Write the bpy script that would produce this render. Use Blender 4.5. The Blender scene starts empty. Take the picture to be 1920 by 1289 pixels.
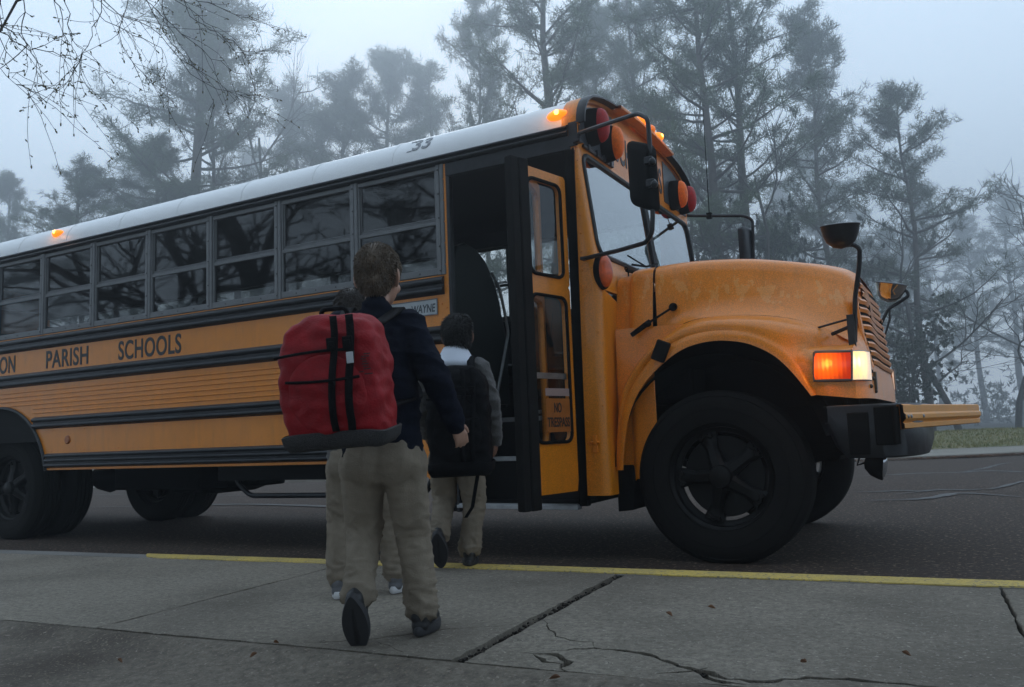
import bpy, bmesh, math, random
import numpy as np
from mathutils import Vector, Matrix
random.seed(7); rng = np.random.default_rng(7)
R = math.radians
scene = bpy.context.scene
COL = scene.collection

# ------------------------------------------------------------------ camera
CX, CY, CZ = 3.0343, -4.6599, 0.78445
YAW, PITCH, ROLL, FPX = .494136, .111739, -.0446756, 1539.64
_F = Vector((-math.sin(YAW)*math.cos(PITCH), math.cos(YAW)*math.cos(PITCH), math.sin(PITCH)))
_r = Vector((math.cos(YAW), math.sin(YAW), 0)); _u = _r.cross(_F)
_RR = math.cos(ROLL)*_r + math.sin(ROLL)*_u
_UU = -math.sin(ROLL)*_r + math.cos(ROLL)*_u
CAM = Vector((CX, CY, CZ))
cam_d = bpy.data.cameras.new('camera'); cam = bpy.data.objects.new('camera', cam_d); COL.objects.link(cam)
m3 = Matrix((_RR, _UU, -_F)).transposed()
cam.matrix_world = Matrix.Translation(CAM) @ m3.to_4x4()
cam_d.sensor_width = 36; cam_d.lens = FPX/1920*36; cam_d.clip_start = .05; cam_d.clip_end = 2000
scene.camera = cam
# ------------------------------------------------------------------ light
w = bpy.data.worlds.new('World'); scene.world = w; w.use_nodes = True
nt = w.node_tree; nt.nodes.clear()
sky = nt.nodes.new('ShaderNodeTexSky'); sky.sky_type = 'NISHITA'; sky.sun_disc = False
SUN_EL, SUN_AZ = R(24), R(-35)        # azimuth measured from +Y, negative = towards -X
sky.sun_elevation = SUN_EL; sky.sun_rotation = SUN_AZ
sky.air_density = 1.6; sky.dust_density = 1.5; sky.ozone_density = 3.0
hs = nt.nodes.new('ShaderNodeMixRGB'); hs.blend_type = 'MIX'; hs.inputs[0].default_value = .90
hs.inputs[2].default_value = (10.3, 12.7, 15.3, 1)      # pale cloud layer over the clear sky
bg = nt.nodes.new('ShaderNodeBackground'); bg.inputs[1].default_value = .1
out = nt.nodes.new('ShaderNodeOutputWorld')
nt.links.new(sky.outputs[0], hs.inputs[1]); nt.links.new(hs.outputs[0], bg.inputs[0]); nt.links.new(bg.outputs[0], out.inputs[0])
sd = bpy.data.lights.new('sun', 'SUN'); sd.energy = .5; sd.angle = R(25); sd.color = (.93, .97, 1)
sun = bpy.data.objects.new('sun', sd); COL.objects.link(sun)
sdir = Vector((math.sin(SUN_AZ)*math.cos(SUN_EL), math.cos(SUN_AZ)*math.cos(SUN_EL), math.sin(SUN_EL)))
sun.rotation_euler = sdir.to_track_quat('Z', 'Y').to_euler()
scene.view_settings.view_transform = 'Standard'; scene.view_settings.look = 'None'
scene.view_settings.exposure = 0; scene.view_settings.gamma = 1
scene.render.resolution_x = 1024; scene.render.resolution_y = 687

# ------------------------------------------------------------------ measuring: a pixel's ray met with a plane of the world / the bus
RHO = .0062168
def ray(x, y): return (x-960)*_RR/FPX + (644.5-y)*_UU/FPX + _F
def GW(x, y, z=0.):
    d = ray(x, y); t = (z-CZ)/d.z
    return CAM + d*t
def _tb(P):
    c, s = math.cos(RHO), math.sin(RHO); X, Z = P[0], P[2]-.6
    return Vector((X*c-Z*s, P[1], .6+X*s+Z*c))
_OB = _tb(CAM)
def BP(x, y, n, d):
    b = _tb(CAM+ray(x, y)) - _OB; n = Vector(n)
    return _OB + b*((d-n.dot(_OB))/n.dot(b))
def BY(x, y, v): return BP(x, y, (0, 1, 0), v)
def BX(x, y, v): return BP(x, y, (1, 0, 0), v)

# ------------------------------------------------------------------ materials
def lin(c): return tuple(((v/12.92) if v <= .04045 else ((v+.055)/1.055)**2.4) for v in c)
def mat(name, col, rough=.5, metal=0., noise=0., nscale=8., bump=0., bscale=40., emit=None, estr=0., coat=0., spec=.5, col2=None, detail=6, sheen=0.):
    m = bpy.data.materials.new(name); m.use_nodes = True; t = m.node_tree; b = t.nodes['Principled BSDF']
    b.inputs['Roughness'].default_value = rough; b.inputs['Metallic'].default_value = metal
    b.inputs['Specular IOR Level'].default_value = spec
    b.inputs['Coat Weight'].default_value = coat; b.inputs['Coat Roughness'].default_value = .15
    b.inputs['Sheen Weight'].default_value = sheen
    c = (*col, 1); b.inputs['Base Color'].default_value = c
    tc = t.nodes.new('ShaderNodeTexCoord')
    if noise or col2:
        n = t.nodes.new('ShaderNodeTexNoise'); n.inputs['Scale'].default_value = nscale; n.inputs['Detail'].default_value = detail
        n.inputs['Roughness'].default_value = .65
        t.links.new(tc.outputs['Object'], n.inputs['Vector'])
        rp = t.nodes.new('ShaderNodeValToRGB'); rp.color_ramp.elements[0].position = .3; rp.color_ramp.elements[1].position = .7
        a = col2 if col2 else tuple(v*(1-noise) for v in col)
        rp.color_ramp.elements[0].color = (*a, 1)
        rp.color_ramp.elements[1].color = c if col2 else (*[min(1, v*(1+noise)) for v in col], 1)
        t.links.new(n.outputs['Fac'], rp.inputs[0]); t.links.new(rp.outputs[0], b.inputs['Base Color'])
        mr = t.nodes.new('ShaderNodeMapRange'); mr.inputs[3].default_value = max(0, rough-.1); mr.inputs[4].default_value = min(1, rough+.12)
        t.links.new(n.outputs['Fac'], mr.inputs[0]); t.links.new(mr.outputs[0], b.inputs['Roughness'])
    if bump:
        n2 = t.nodes.new('ShaderNodeTexNoise'); n2.inputs['Scale'].default_value = bscale; n2.inputs['Detail'].default_value = 8
        t.links.new(tc.outputs['Object'], n2.inputs['Vector'])
        bp_ = t.nodes.new('ShaderNodeBump'); bp_.inputs['Strength'].default_value = bump; bp_.inputs['Distance'].default_value = .01
        t.links.new(n2.outputs['Fac'], bp_.inputs['Height']); t.links.new(bp_.outputs[0], b.inputs['Normal'])
    if emit: b.inputs['Emission Color'].default_value = (*emit, 1); b.inputs['Emission Strength'].default_value = estr
    return m
def glass(name, tint=(.5, .52, .5), boost=.06, rough=.01):
    m = bpy.data.materials.new(name); m.use_nodes = True; t = m.node_tree; t.nodes.clear()
    o = t.nodes.new('ShaderNodeOutputMaterial'); tr = t.nodes.new('ShaderNodeBsdfTransparent'); tr.inputs[0].default_value = (*tint, 1)
    g = t.nodes.new('ShaderNodeBsdfGlossy'); g.inputs['Roughness'].default_value = rough; g.inputs[0].default_value = (.9, .93, .95, 1)
    lw = t.nodes.new('ShaderNodeLayerWeight'); lw.inputs[0].default_value = .5
    pw = t.nodes.new('ShaderNodeMath'); pw.operation = 'POWER'; pw.inputs[1].default_value = 4.2; t.links.new(lw.outputs['Facing'], pw.inputs[0])
    f = t.nodes.new('ShaderNodeMath'); f.operation = 'MULTIPLY_ADD'; f.inputs[1].default_value = 1-boost; f.inputs[2].default_value = boost; t.links.new(pw.outputs[0], f.inputs[0])
    mx = t.nodes.new('ShaderNodeMixShader')
    t.links.new(f.outputs[0], mx.inputs[0]); t.links.new(tr.outputs[0], mx.inputs[1]); t.links.new(g.outputs[0], mx.inputs[2]); t.links.new(mx.outputs[0], o.inputs[0])
    return m
M = {}
def bus_paint(name, base, peel):
    m = mat(name, base, rough=.40, coat=.32, noise=.07, nscale=3.0, spec=.4)
    t = m.node_tree; b = t.nodes['Principled BSDF']; L = t.links
    src = b.inputs['Base Color'].links[0].from_socket
    tc = t.nodes.new('ShaderNodeTexCoord')
    # road film and streaks of dirt
    mp = t.nodes.new('ShaderNodeMapping'); mp.inputs['Scale'].default_value = (7, 7, 1.1); L.new(tc.outputs['Object'], mp.inputs[0])
    n = t.nodes.new('ShaderNodeTexNoise'); n.inputs['Scale'].default_value = 2.2; n.inputs['Detail'].default_value = 9; n.inputs['Roughness'].default_value = .7
    L.new(mp.outputs[0], n.inputs['Vector'])
    rp = t.nodes.new('ShaderNodeValToRGB'); rp.color_ramp.elements[0].position = .48; rp.color_ramp.elements[1].position = .75
    rp.color_ramp.elements[0].color = (0, 0, 0, 1); rp.color_ramp.elements[1].color = (.28, .28, .28, 1)
    L.new(n.outputs['Fac'], rp.inputs[0])
    mx = t.nodes.new('ShaderNodeMixRGB'); mx.inputs[2].default_value = (.20, .11, .035, 1)
    L.new(rp.outputs[0], mx.inputs[0]); L.new(src, mx.inputs[1])
    last = mx.outputs[0]
    # fine grain
    n3 = t.nodes.new('ShaderNodeTexNoise'); n3.inputs['Scale'].default_value = 160; n3.inputs['Detail'].default_value = 3
    L.new(tc.outputs['Object'], n3.inputs['Vector'])
    mr = t.nodes.new('ShaderNodeMapRange'); mr.inputs[1].default_value = .3; mr.inputs[2].default_value = .7; mr.inputs[3].default_value = .70; mr.inputs[4].default_value = 1.12
    L.new(n3.outputs['Fac'], mr.inputs[0])
    ml = t.nodes.new('ShaderNodeMixRGB'); ml.blend_type = 'MULTIPLY'; ml.inputs[0].default_value = 1
    L.new(last, ml.inputs[1]); L.new(mr.outputs[0], ml.inputs[2]); last = ml.outputs[0]
    if peel:
        # clear coat peeling off in a ragged band along the hood side
        sp = t.nodes.new('ShaderNodeSeparateXYZ'); L.new(tc.outputs['Object'], sp.inputs[0])
        n4 = t.nodes.new('ShaderNodeTexNoise'); n4.inputs['Scale'].default_value = 15; n4.inputs['Detail'].default_value = 5; n4.inputs['Roughness'].default_value = .6
        mp4 = t.nodes.new('ShaderNodeMapping'); mp4.inputs['Scale'].default_value = (1.4, 1, .55); L.new(tc.outputs['Object'], mp4.inputs[0]); L.new(mp4.outputs[0], n4.inputs['Vector'])
        # z distance from the band's middle, which follows the hood
        ad = t.nodes.new('ShaderNodeMath'); ad.operation = 'MULTIPLY_ADD'; ad.inputs[1].default_value = .10; L.new(sp.outputs[0], ad.inputs[0]); L.new(sp.outputs[2], ad.inputs[2])
        sb = t.nodes.new('ShaderNodeMath'); sb.operation = 'SUBTRACT'; sb.inputs[1].default_value = 1.80; L.new(ad.outputs[0], sb.inputs[0])
        ab = t.nodes.new('ShaderNodeMath'); ab.operation = 'ABSOLUTE'; L.new(sb.outputs[0], ab.inputs[0])
        m1 = t.nodes.new('ShaderNodeMath'); m1.operation = 'MULTIPLY_ADD'; m1.inputs[1].default_value = -1.25; L.new(ab.outputs[0], m1.inputs[0]); L.new(n4.outputs['Fac'], m1.inputs[2])
        r4 = t.nodes.new('ShaderNodeValToRGB'); r4.color_ramp.elements[0].position = .505; r4.color_ramp.elements[1].position = .525
        r4.color_ramp.elements[0].color = (0, 0, 0, 1); r4.color_ramp.elements[1].color = (.5, .5, .5, 1)
        e = r4.color_ramp.elements.new(.56); e.color = (.30, .30, .30, 1)
        L.new(m1.outputs[0], r4.inputs[0])
        m4 = t.nodes.new('ShaderNodeMixRGB'); m4.inputs[2].default_value = (.82, .42, .14, 1)
        L.new(r4.outputs[0], m4.inputs[0]); L.new(last, m4.inputs[1]); last = m4.outputs[0]
    L.new(last, b.inputs['Base Color'])
    return m
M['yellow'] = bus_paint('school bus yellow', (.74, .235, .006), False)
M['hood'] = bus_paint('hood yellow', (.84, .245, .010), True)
M['armyellow'] = mat('arm yellow', (.66, .255, .012), rough=.4, noise=.1, nscale=10)
M['white'] = mat('roof white', (.80, .81, .82), rough=.38, noise=.06, nscale=2.5, coat=.2, bump=.05, bscale=6)
M['black'] = mat('black rail paint', (.007, .008, .010), rough=.34, noise=.3, nscale=12, spec=.3, col2=(.022, .024, .028))
M['dark'] = mat('chassis black', (.006, .006, .006), rough=.75, noise=.3, spec=.06)
M['rubber'] = mat('tyre rubber', (.010, .010, .010), rough=.8, noise=.35, nscale=5, bump=.2, bscale=60, spec=.08, col2=(.015, .014, .013))
M['wheel'] = mat('wheel black', (.007, .007, .007), rough=.45, noise=.3, nscale=14, spec=.18)
M['grey'] = mat('window frame grey', (.15, .155, .16), rough=.5, metal=.25, noise=.15, nscale=10)
M['screw'] = mat('screw', (.02, .02, .02), rough=.5)
M['alu'] = mat('aluminium edge', (.30, .31, .32), rough=.45, metal=.6, noise=.2, nscale=20)
M['chrome'] = mat('chrome', (.75, .75, .75), rough=.08, metal=1)
M['glass'] = glass('tinted window glass', (.26, .27, .27), .042, .03)
M['pale'] = glass('clear window glass', (.80, .83, .82), .05)
M['clear'] = glass('windshield glass', (.55, .62, .60), .34)
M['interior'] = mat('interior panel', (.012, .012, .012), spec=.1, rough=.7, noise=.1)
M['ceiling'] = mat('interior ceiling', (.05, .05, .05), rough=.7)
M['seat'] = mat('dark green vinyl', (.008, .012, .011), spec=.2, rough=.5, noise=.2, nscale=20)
M['letter'] = mat('black lettering', (.014, .014, .016), rough=.5)
M['rooftext'] = mat('faded grey digits', (.10, .11, .13), rough=.6, noise=.5, nscale=60, col2=(.42, .44, .46))
M['plate'] = mat('white plate', (.42, .45, .47), rough=.5, noise=.1, nscale=30)
M['gpanel'] = mat('grey panel', (.045, .055, .065), rough=.45, noise=.2, nscale=8)
M['redlens'] = mat('red lens', (.34, .010, .010), rough=.5, spec=.25, noise=.25, nscale=40)
M['amberlens'] = mat('amber lens', (.85, .15, .003), rough=.5, spec=.25, noise=.25, nscale=40)
M['marker'] = mat('lit amber marker', (.9, .3, .02), rough=.3, emit=(1, .22, .008), estr=1.25)
M['markerhot'] = mat('lit bulb', (1, .6, .1), rough=.3, emit=(1, .55, .10), estr=6)
M['clearance'] = mat('dim amber marker', (.7, .18, .01), rough=.3, emit=(1, .22, .01), estr=.35)
def lamp_mat(name, hot, mid, edge, c, rad, k):
    m = bpy.data.materials.new(name); m.use_nodes = True; t = m.node_tree; b = t.nodes['Principled BSDF']
    tc = t.nodes.new('ShaderNodeTexCoord'); vm = t.nodes.new('ShaderNodeVectorMath'); vm.operation = 'DISTANCE'
    vm.inputs[1].default_value = c; t.links.new(tc.outputs['Object'], vm.inputs[0])
    mr = t.nodes.new('ShaderNodeMapRange'); mr.inputs[2].default_value = rad; t.links.new(vm.outputs['Value'], mr.inputs[0])
    wv = t.nodes.new('ShaderNodeTexWave'); wv.inputs['Scale'].default_value = 14; wv.inputs['Distortion'].default_value = .6
    t.links.new(tc.outputs['Object'], wv.inputs['Vector'])
    ad = t.nodes.new('ShaderNodeMath'); ad.operation = 'MULTIPLY_ADD'; ad.inputs[1].default_value = .16
    t.links.new(wv.outputs['Fac'], ad.inputs[0]); t.links.new(mr.outputs[0], ad.inputs[2])
    rp = t.nodes.new('ShaderNodeValToRGB'); e = rp.color_ramp.elements; e[0].color = (*hot, 1); e[0].position = .08; e[1].color = (*edge, 1); e[1].position = 1
    x = e.new(.35); x.color = (*mid, 1)
    t.links.new(ad.outputs[0], rp.inputs[0]); t.links.new(rp.outputs[0], b.inputs['Emission Color']); b.inputs['Emission Strength'].default_value = k
    b.inputs['Base Color'].default_value = (*edge, 1); b.inputs['Roughness'].default_value = .2
    return m

# ------------------------------------------------------------------ mesh builder
class MB:
    def __init__(s): s.v = []; s.f = []
    def add(s, vs, fs):
        o = len(s.v); s.v += [tuple(p) for p in vs]; s.f += [tuple(i+o for i in f) for f in fs]; return s
    def box(s, c, size, rot=None):
        x, y, z = [a/2 for a in size]; vs = [Vector((i, j, k)) for i in (-x, x) for j in (-y, y) for k in (-z, z)]
        if rot is not None: vs = [rot @ p for p in vs]
        c = Vector(c)
        return s.add([p+c for p in vs], [(0, 1, 3, 2), (4, 6, 7, 5), (0, 4, 5, 1), (2, 3, 7, 6), (0, 2, 6, 4), (1, 5, 7, 3)])
    def span(s, a, b): return s.box([(p+q)/2 for p, q in zip(a, b)], [abs(q-p) for p, q in zip(a, b)])
    def tube(s, path, r, n=8, caps=True, flat=1.):
        P = [Vector(p) for p in path]; rs = [float(x) for x in r] if isinstance(r, (list, tuple)) else [float(r)]*len(P)
        rings = []; up = None
        for i, p in enumerate(P):
            t = (P[min(i+1, len(P)-1)]-P[max(i-1, 0)])
            if t.length < 1e-9: t = Vector((0, 0, 1))
            t.normalize()
            if up is None:
                up = Vector((0, 0, 1)) if abs(t.z) < .9 else Vector((1, 0, 0))
            a = (up - t*up.dot(t))
            if a.length < 1e-6: a = t.orthogonal()
            a.normalize(); up = a; b = t.cross(a)
            rings.append([p + rs[i]*(math.cos(2*math.pi*k/n)*a + flat*math.sin(2*math.pi*k/n)*b) for k in range(n)])
        o = len(s.v)
        for q in rings: s.v += [tuple(x) for x in q]
        for i in range(len(P)-1):
            for k in range(n):
                s.f.append((o+i*n+k, o+i*n+(k+1) % n, o+(i+1)*n+(k+1) % n, o+(i+1)*n+k))
        if caps:
            s.f.append(tuple(o+k for k in range(n))[::-1]); s.f.append(tuple(o+(len(P)-1)*n+k for k in range(n)))
        return s
    def lathe(s, prof, c, axis='y', n=48, a0=0., a1=2*math.pi):
        # prof: (radius, along)
        full = abs(a1-a0-2*math.pi) < 1e-6; m = n if full else n+1
        o = len(s.v)
        for (r_, h) in prof:
            for k in range(m):
                a = a0+(a1-a0)*k/n
                u, v = r_*math.cos(a), r_*math.sin(a)
                p = {'y': (u, h, v), 'x': (h, u, v), 'z': (u, v, h)}[axis]
                s.v.append((p[0]+c[0], p[1]+c[1], p[2]+c[2]))
        for i in range(len(prof)-1):
            for k in range(n):
                k2 = (k+1) % m
                s.f.append((o+i*m+k, o+i*m+k2, o+(i+1)*m+k2, o+(i+1)*m+k))
        return s
    def prism(s, poly, a, b, axis='y'):
        # poly in the two other axes (x,z for y; y,z for x; x,y for z)
        def pt(q, h): return {'y': (q[0], h, q[1]), 'x': (h, q[0], q[1]), 'z': (q[0], q[1], h)}[axis]
        n = len(poly); o = len(s.v)
        s.v += [pt(q, a) for q in poly] + [pt(q, b) for q in poly]
        s.f.append(tuple(range(o, o+n))); s.f.append(tuple(range(o+2*n-1, o+n-1, -1)))
        for i in range(n): s.f.append((o+i, o+(i+1) % n, o+n+(i+1) % n, o+n+i))
        return s
    def grid(s, rows, closed=False):
        o = len(s.v); n = len(rows[0])
        for q in rows: s.v += [tuple(p) for p in q]
        for i in range(len(rows)-1):
            for k in range(n if closed else n-1):
                s.f.append((o+i*n+k, o+i*n+(k+1) % n, o+(i+1)*n+(k+1) % n, o+(i+1)*n+k))
        return s
    def ball(s, c, rad, n=16, m=10, rot=None):
        o = len(s.v); rad = rad if isinstance(rad, (tuple, list)) else (rad,)*3
        for i in range(m+1):
            th = math.pi*i/m
            for k in range(n):
                ph = 2*math.pi*k/n
                p = Vector((rad[0]*math.sin(th)*math.cos(ph), rad[1]*math.sin(th)*math.sin(ph), rad[2]*math.cos(th)))
                if rot is not None: p = rot @ p
                s.v.append((p.x+c[0], p.y+c[1], p.z+c[2]))
        for i in range(m):
            for k in range(n): s.f.append((o+i*n+k, o+(i+1)*n+k, o+(i+1)*n+(k+1) % n, o+i*n+(k+1) % n))
        return s
    def cap(s, a, b, ra, rb, n=14, sq=1.):
        a, b = Vector(a), Vector(b); d = (b-a)
        L_ = d.length; d.normalize()
        pts = []; rr = []
        for k in range(5):
            t = math.pi/2*k/4
            pts.append(a - d*ra*math.cos(t)); rr.append(max(ra*math.sin(t), 1e-4))
        for k in range(1, 6):
            pts.append(a+d*L_*k/6); rr.append(ra+(rb-ra)*k/6)
        for k in range(5):
            t = math.pi/2*k/4
            pts.append(b + d*rb*math.sin(t)); rr.append(max(rb*math.cos(t), 1e-4))
        return s.tube(pts, rr, n, True, sq)
    def mesh(s, name, clean=False):
        me = bpy.data.meshes.new(name); me.from_pydata(s.v, [], s.f); me.validate()
        bm = bmesh.new(); bm.from_mesh(me)
        if clean: bmesh.ops.remove_doubles(bm, verts=bm.verts, dist=1e-5)
        bmesh.ops.recalc_face_normals(bm, faces=bm.faces); bm.to_mesh(me); bm.free()
        return me
    def build(s, name, m, parent=None, smooth=False, bevel=0., sharp=35, sub=0, solid=0., clean=True, bseg=2):
        me = s.mesh(name, clean); me.materials.append(M[m] if isinstance(m, str) else m)
        o = bpy.data.objects.new(name, me); COL.objects.link(o)
        if parent is not None: o.parent = parent
        if solid: x = o.modifiers.new('s', 'SOLIDIFY'); x.thickness = solid; x.offset = 0
        if bevel: x = o.modifiers.new('b', 'BEVEL'); x.width = bevel; x.segments = bseg; x.limit_method = 'ANGLE'; x.angle_limit = R(40); x.harden_normals = False
        if sub: x = o.modifiers.new('u', 'SUBSURF'); x.levels = sub; x.render_levels = sub
        if smooth:
            for p in me.polygons: p.use_smooth = True
            if sharp < 180:
                bm = bmesh.new(); bm.from_mesh(me)
                for e in bm.edges:
                    if len(e.link_faces) == 2 and e.calc_face_angle(0) > R(sharp): e.smooth = False
                bm.to_mesh(me); bm.free()
        return o
def empty(name, loc=(0, 0, 0), rot=(0, 0, 0)):
    o = bpy.data.objects.new(name, None); COL.objects.link(o); o.location = loc; o.rotation_euler = rot; o.empty_display_size = .2
    return o
def tag(o, label=None, cat=None, group=None, kind=None):
    if label: o['label'] = label
    if cat: o['category'] = cat
    if group: o['group'] = group
    if kind: o['kind'] = kind
    return o
def copy_tree(o, parent=None):
    c = o.copy(); COL.objects.link(c)
    if parent is not None: c.parent = parent
    for ch in [k for k in CH.get(o.name, [])]: copy_tree(ch, c)
    return c
CH = {}
def spline(pts, n):
    """Catmull-Rom through pts, n samples spaced by index."""
    P = [np.array(p, float) for p in pts]; P = [2*P[0]-P[1]] + P + [2*P[-1]-P[-2]]
    res = []
    for i in range(n):
        u_ = i/(n-1)*(len(pts)-1); k = min(int(u_), len(pts)-2); t = u_-k
        a, b, c, d = P[k:k+4]
        res.append(.5*((2*b)+(-a+c)*t+(2*a-5*b+4*c-d)*t*t+(-a+3*b-3*c+d)*t**3))
    return res
def bend(pts, r=.06, n=5):
    """polyline with rounded corners"""
    P = [Vector(p) for p in pts]; res = [P[0]]
    for i in range(1, len(P)-1):
        a = (P[i-1]-P[i]); b = (P[i+1]-P[i]); ra = min(r, a.length*.45, b.length*.45)
        s_, e_ = P[i]+a.normalized()*ra, P[i]+b.normalized()*ra
        for k in range(n+1):
            t = k/n; res.append(s_*(1-t)**2 + P[i]*2*t*(1-t) + e_*t*t)
    res.append(P[-1]); return res
def text_mesh(name, txt, m, parent, origin, width, height, right, up, normal, extrude=.002, spacing=1.):
    cu = bpy.data.curves.new('t', 'FONT'); cu.body = txt; cu.extrude = .004; cu.space_character = spacing; cu.offset = .018
    ob = bpy.data.objects.new('t', cu); COL.objects.link(ob)
    dg = bpy.context.evaluated_depsgraph_get(); me = bpy.data.meshes.new_from_object(ob.evaluated_get(dg))
    bpy.data.objects.remove(ob); bpy.data.curves.remove(cu)
    vs = np.array([v.co for v in me.vertices]); mn, mx = vs.min(0), vs.max(0)
    O_, r_, u_, n_ = Vector(origin), Vector(right), Vector(up), Vector(normal)
    for v in me.vertices:
        a = (v.co.x-mn[0])/(mx[0]-mn[0])*width; b = (v.co.y-mn[1])/(mx[1]-mn[1])*height; c = (v.co.z-mn[2])/(mx[2]-mn[2])*extrude
        v.co = O_ + r_*a + u_*b + n_*c
    me.materials.append(M[m]); o = bpy.data.objects.new(name, me); COL.objects.link(o); o.parent = parent
    return o

# ================================================================== SETTING
def ground_mat(name, c1, c2, c3, big=.6, fine=90, bump=.6, speck=None, stain=.5, rough=.85, vor=60):
    m = bpy.data.materials.new(name); m.use_nodes = True; t = m.node_tree; b = t.nodes['Principled BSDF']; L = t.links
    b.inputs['Roughness'].default_value = rough; b.inputs['Specular IOR Level'].default_value = .35
    tc = t.nodes.new('ShaderNodeTexCoord')
    def noise(s, d=8, r_=.6):
        n = t.nodes.new('ShaderNodeTexNoise'); n.inputs['Scale'].default_value = s; n.inputs['Detail'].default_value = d; n.inputs['Roughness'].default_value = r_
        L.new(tc.outputs['Object'], n.inputs['Vector']); return n
    def ramp(src, p0, p1, a, b_):
        r_ = t.nodes.new('ShaderNodeValToRGB'); e = r_.color_ramp.elements; e[0].position = p0; e[1].position = p1; e[0].color = (*a, 1); e[1].color = (*b_, 1)
        L.new(src, r_.inputs[0]); return r_
    def mix(f, a, b_, mode='MIX'):
        x = t.nodes.new('ShaderNodeMixRGB'); x.blend_type = mode
        if isinstance(f, float): x.inputs[0].default_value = f
        else: L.new(f, x.inputs[0])
        for i, q in ((1, a), (2, b_)):
            if isinstance(q, tuple): x.inputs[i].default_value = (*q, 1)
            else: L.new(q, x.inputs[i])
        return x.outputs[0]
    base = ramp(noise(fine, 4, .8).outputs['Fac'], .32, .68, c1, c2).outputs[0]
    st = ramp(noise(big, 8, .65).outputs['Fac'], .42, .68, (0, 0, 0), (stain,)*3).outputs[0]
    base = mix(st, base, c3)
    v = t.nodes.new('ShaderNodeTexVoronoi'); v.inputs['Scale'].default_value = vor; L.new(tc.outputs['Object'], v.inputs['Vector'])
    if speck:
        sr = ramp(noise(vor*1.15, 2, .5).outputs['Fac'], .56, .64, (0, 0, 0), (1, 1, 1)).outputs[0]
        hv = t.nodes.new('ShaderNodeSeparateColor'); L.new(v.outputs['Color'], hv.inputs[0])
        pick = ramp(noise(vor*.31, 3, .6).outputs['Fac'], .38, .60, (.25, .25, .25), (1, 1, 1)).outputs[0]
        f = mix(1., sr, pick, 'MULTIPLY')
        sc = mix(hv.outputs[1], speck[0], speck[1])
        base = mix(f, base, sc)
    L.new(base, b.inputs['Base Color'])
    n2 = noise(fine*1.3, 6, .75); hb = n2.outputs['Fac']
    bp_ = t.nodes.new('ShaderNodeBump'); bp_.inputs['Strength'].default_value = bump; bp_.inputs['Distance'].default_value = .006
    L.new(hb, bp_.inputs['Height']); L.new(bp_.outputs[0], b.inputs['Normal'])
    return m
M['concrete'] = ground_mat('concrete', (.13, .112, .088), (.31, .275, .22), (.095, .080, .062), .9, 38, 1.6, ((.05, .045, .036), (.40, .36, .30)), .85, vor=80)
M['apron'] = ground_mat('worn concrete apron', (.085, .072, .056), (.21, .182, .145), (.050, .038, .028), 1.3, 36, 1.4, ((.10, .07, .045), (.30, .26, .21)), .9, vor=85)
M['curbc'] = ground_mat('kerb concrete', (.16, .155, .145), (.24, .235, .22), (.10, .097, .09), 2., 90, .6, None, .5)
M['farwalk'] = ground_mat('far walk concrete', (.20, .18, .155), (.27, .25, .215), (.16, .14, .11), .8, 40, .3, None, .5)
M['kyellow'] = ground_mat('yellow kerb paint', (.42, .29, .055), (.62, .47, .13), (.33, .27, .12), 4., 60, .6, ((.25, .22, .16), (.12, .11, .09)), .8, vor=60)
M['asphalt'] = ground_mat('asphalt', (.010, .007, .005), (.068, .044, .030), (.032, .019, .012), .6, 30, 1.6, ((.13, .075, .048), (.30, .225, .17)), .7, vor=34)
M['sealer'] = ground_mat('crack sealer', (.085, .082, .08), (.16, .155, .15), (.05, .048, .046), 3, 60, .6, None, .5)
M['dirt'] = ground_mat('dirt in the cracks', (.010, .008, .007), (.030, .024, .018), (.012, .010, .008), 3, 120, 1., ((.05, .035, .02), (.07, .05, .03)), .6, vor=200)
M['grassg'] = ground_mat('grass soil', (.07, .08, .030), (.16, .15, .065), (.20, .16, .08), .9, 30, .8, None, .8)
M['forest'] = ground_mat('forest floor', (.030, .034, .018), (.060, .052, .03), (.03, .028, .018), .3, 20, .8, None, .6)

KA = math.atan(.043)
KE = Vector((math.cos(KA), math.sin(KA), 0)); KN = Vector((math.sin(KA), -math.cos(KA), 0)); KO = Vector((0, -.951, 0))
def K(a, b, z=.13): p = KO+KE*a+KN*b; return Vector((p.x, p.y, z))
def Kinv(P): d = Vector((P[0], P[1], 0))-KO; return d.dot(KE), d.dot(KN)
def kpx(x, y, z=.13): return Kinv(GW(x, y, z))
def jag(pts, step, amp, seed):
    rr = random.Random(seed); res = []
    for (a, b) in zip(pts[:-1], pts[1:]):
        a = np.array(a); b = np.array(b); L_ = np.linalg.norm(b-a); n = max(1, int(L_/step)); nn = np.array([-(b-a)[1], (b-a)[0]])/max(L_, 1e-6)
        for k in range(n): res.append(a+(b-a)*k/n + nn*rr.uniform(-amp, amp)*(k > 0))
    res.append(np.array(pts[-1])); return res
def ribbon(pts, w0, w1, seed, taper=True):
    """outline of an irregular crack: polygon in (a, b)"""
    rr = random.Random(seed); P = np.array(pts); n = len(P); l, r_ = [], []
    for i in range(n):
        t = P[min(i+1, n-1)]-P[max(i-1, 0)]; t = t/max(np.linalg.norm(t), 1e-9); nn = np.array([-t[1], t[0]])
        k = (w0+(w1-w0)*rr.random())/2
        if taper: k *= min(1, .15+3*min(i, n-1-i)/n)
        l.append(P[i]+nn*k); r_.append(P[i]-nn*k*rr.uniform(.6, 1.2))
    return l + r_[::-1]

# ground to the horizon (forest floor)
g = MB(); S = 420
xs = [-S, -120, -60, -30, 0, 30, 60, 120, S]
g.grid([[(x, y, -.75) for x in xs] for y in (-S, -60, -20, 20, 60, 140, S)])
tag(g.build('ground', 'forest'), kind='structure')
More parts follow.
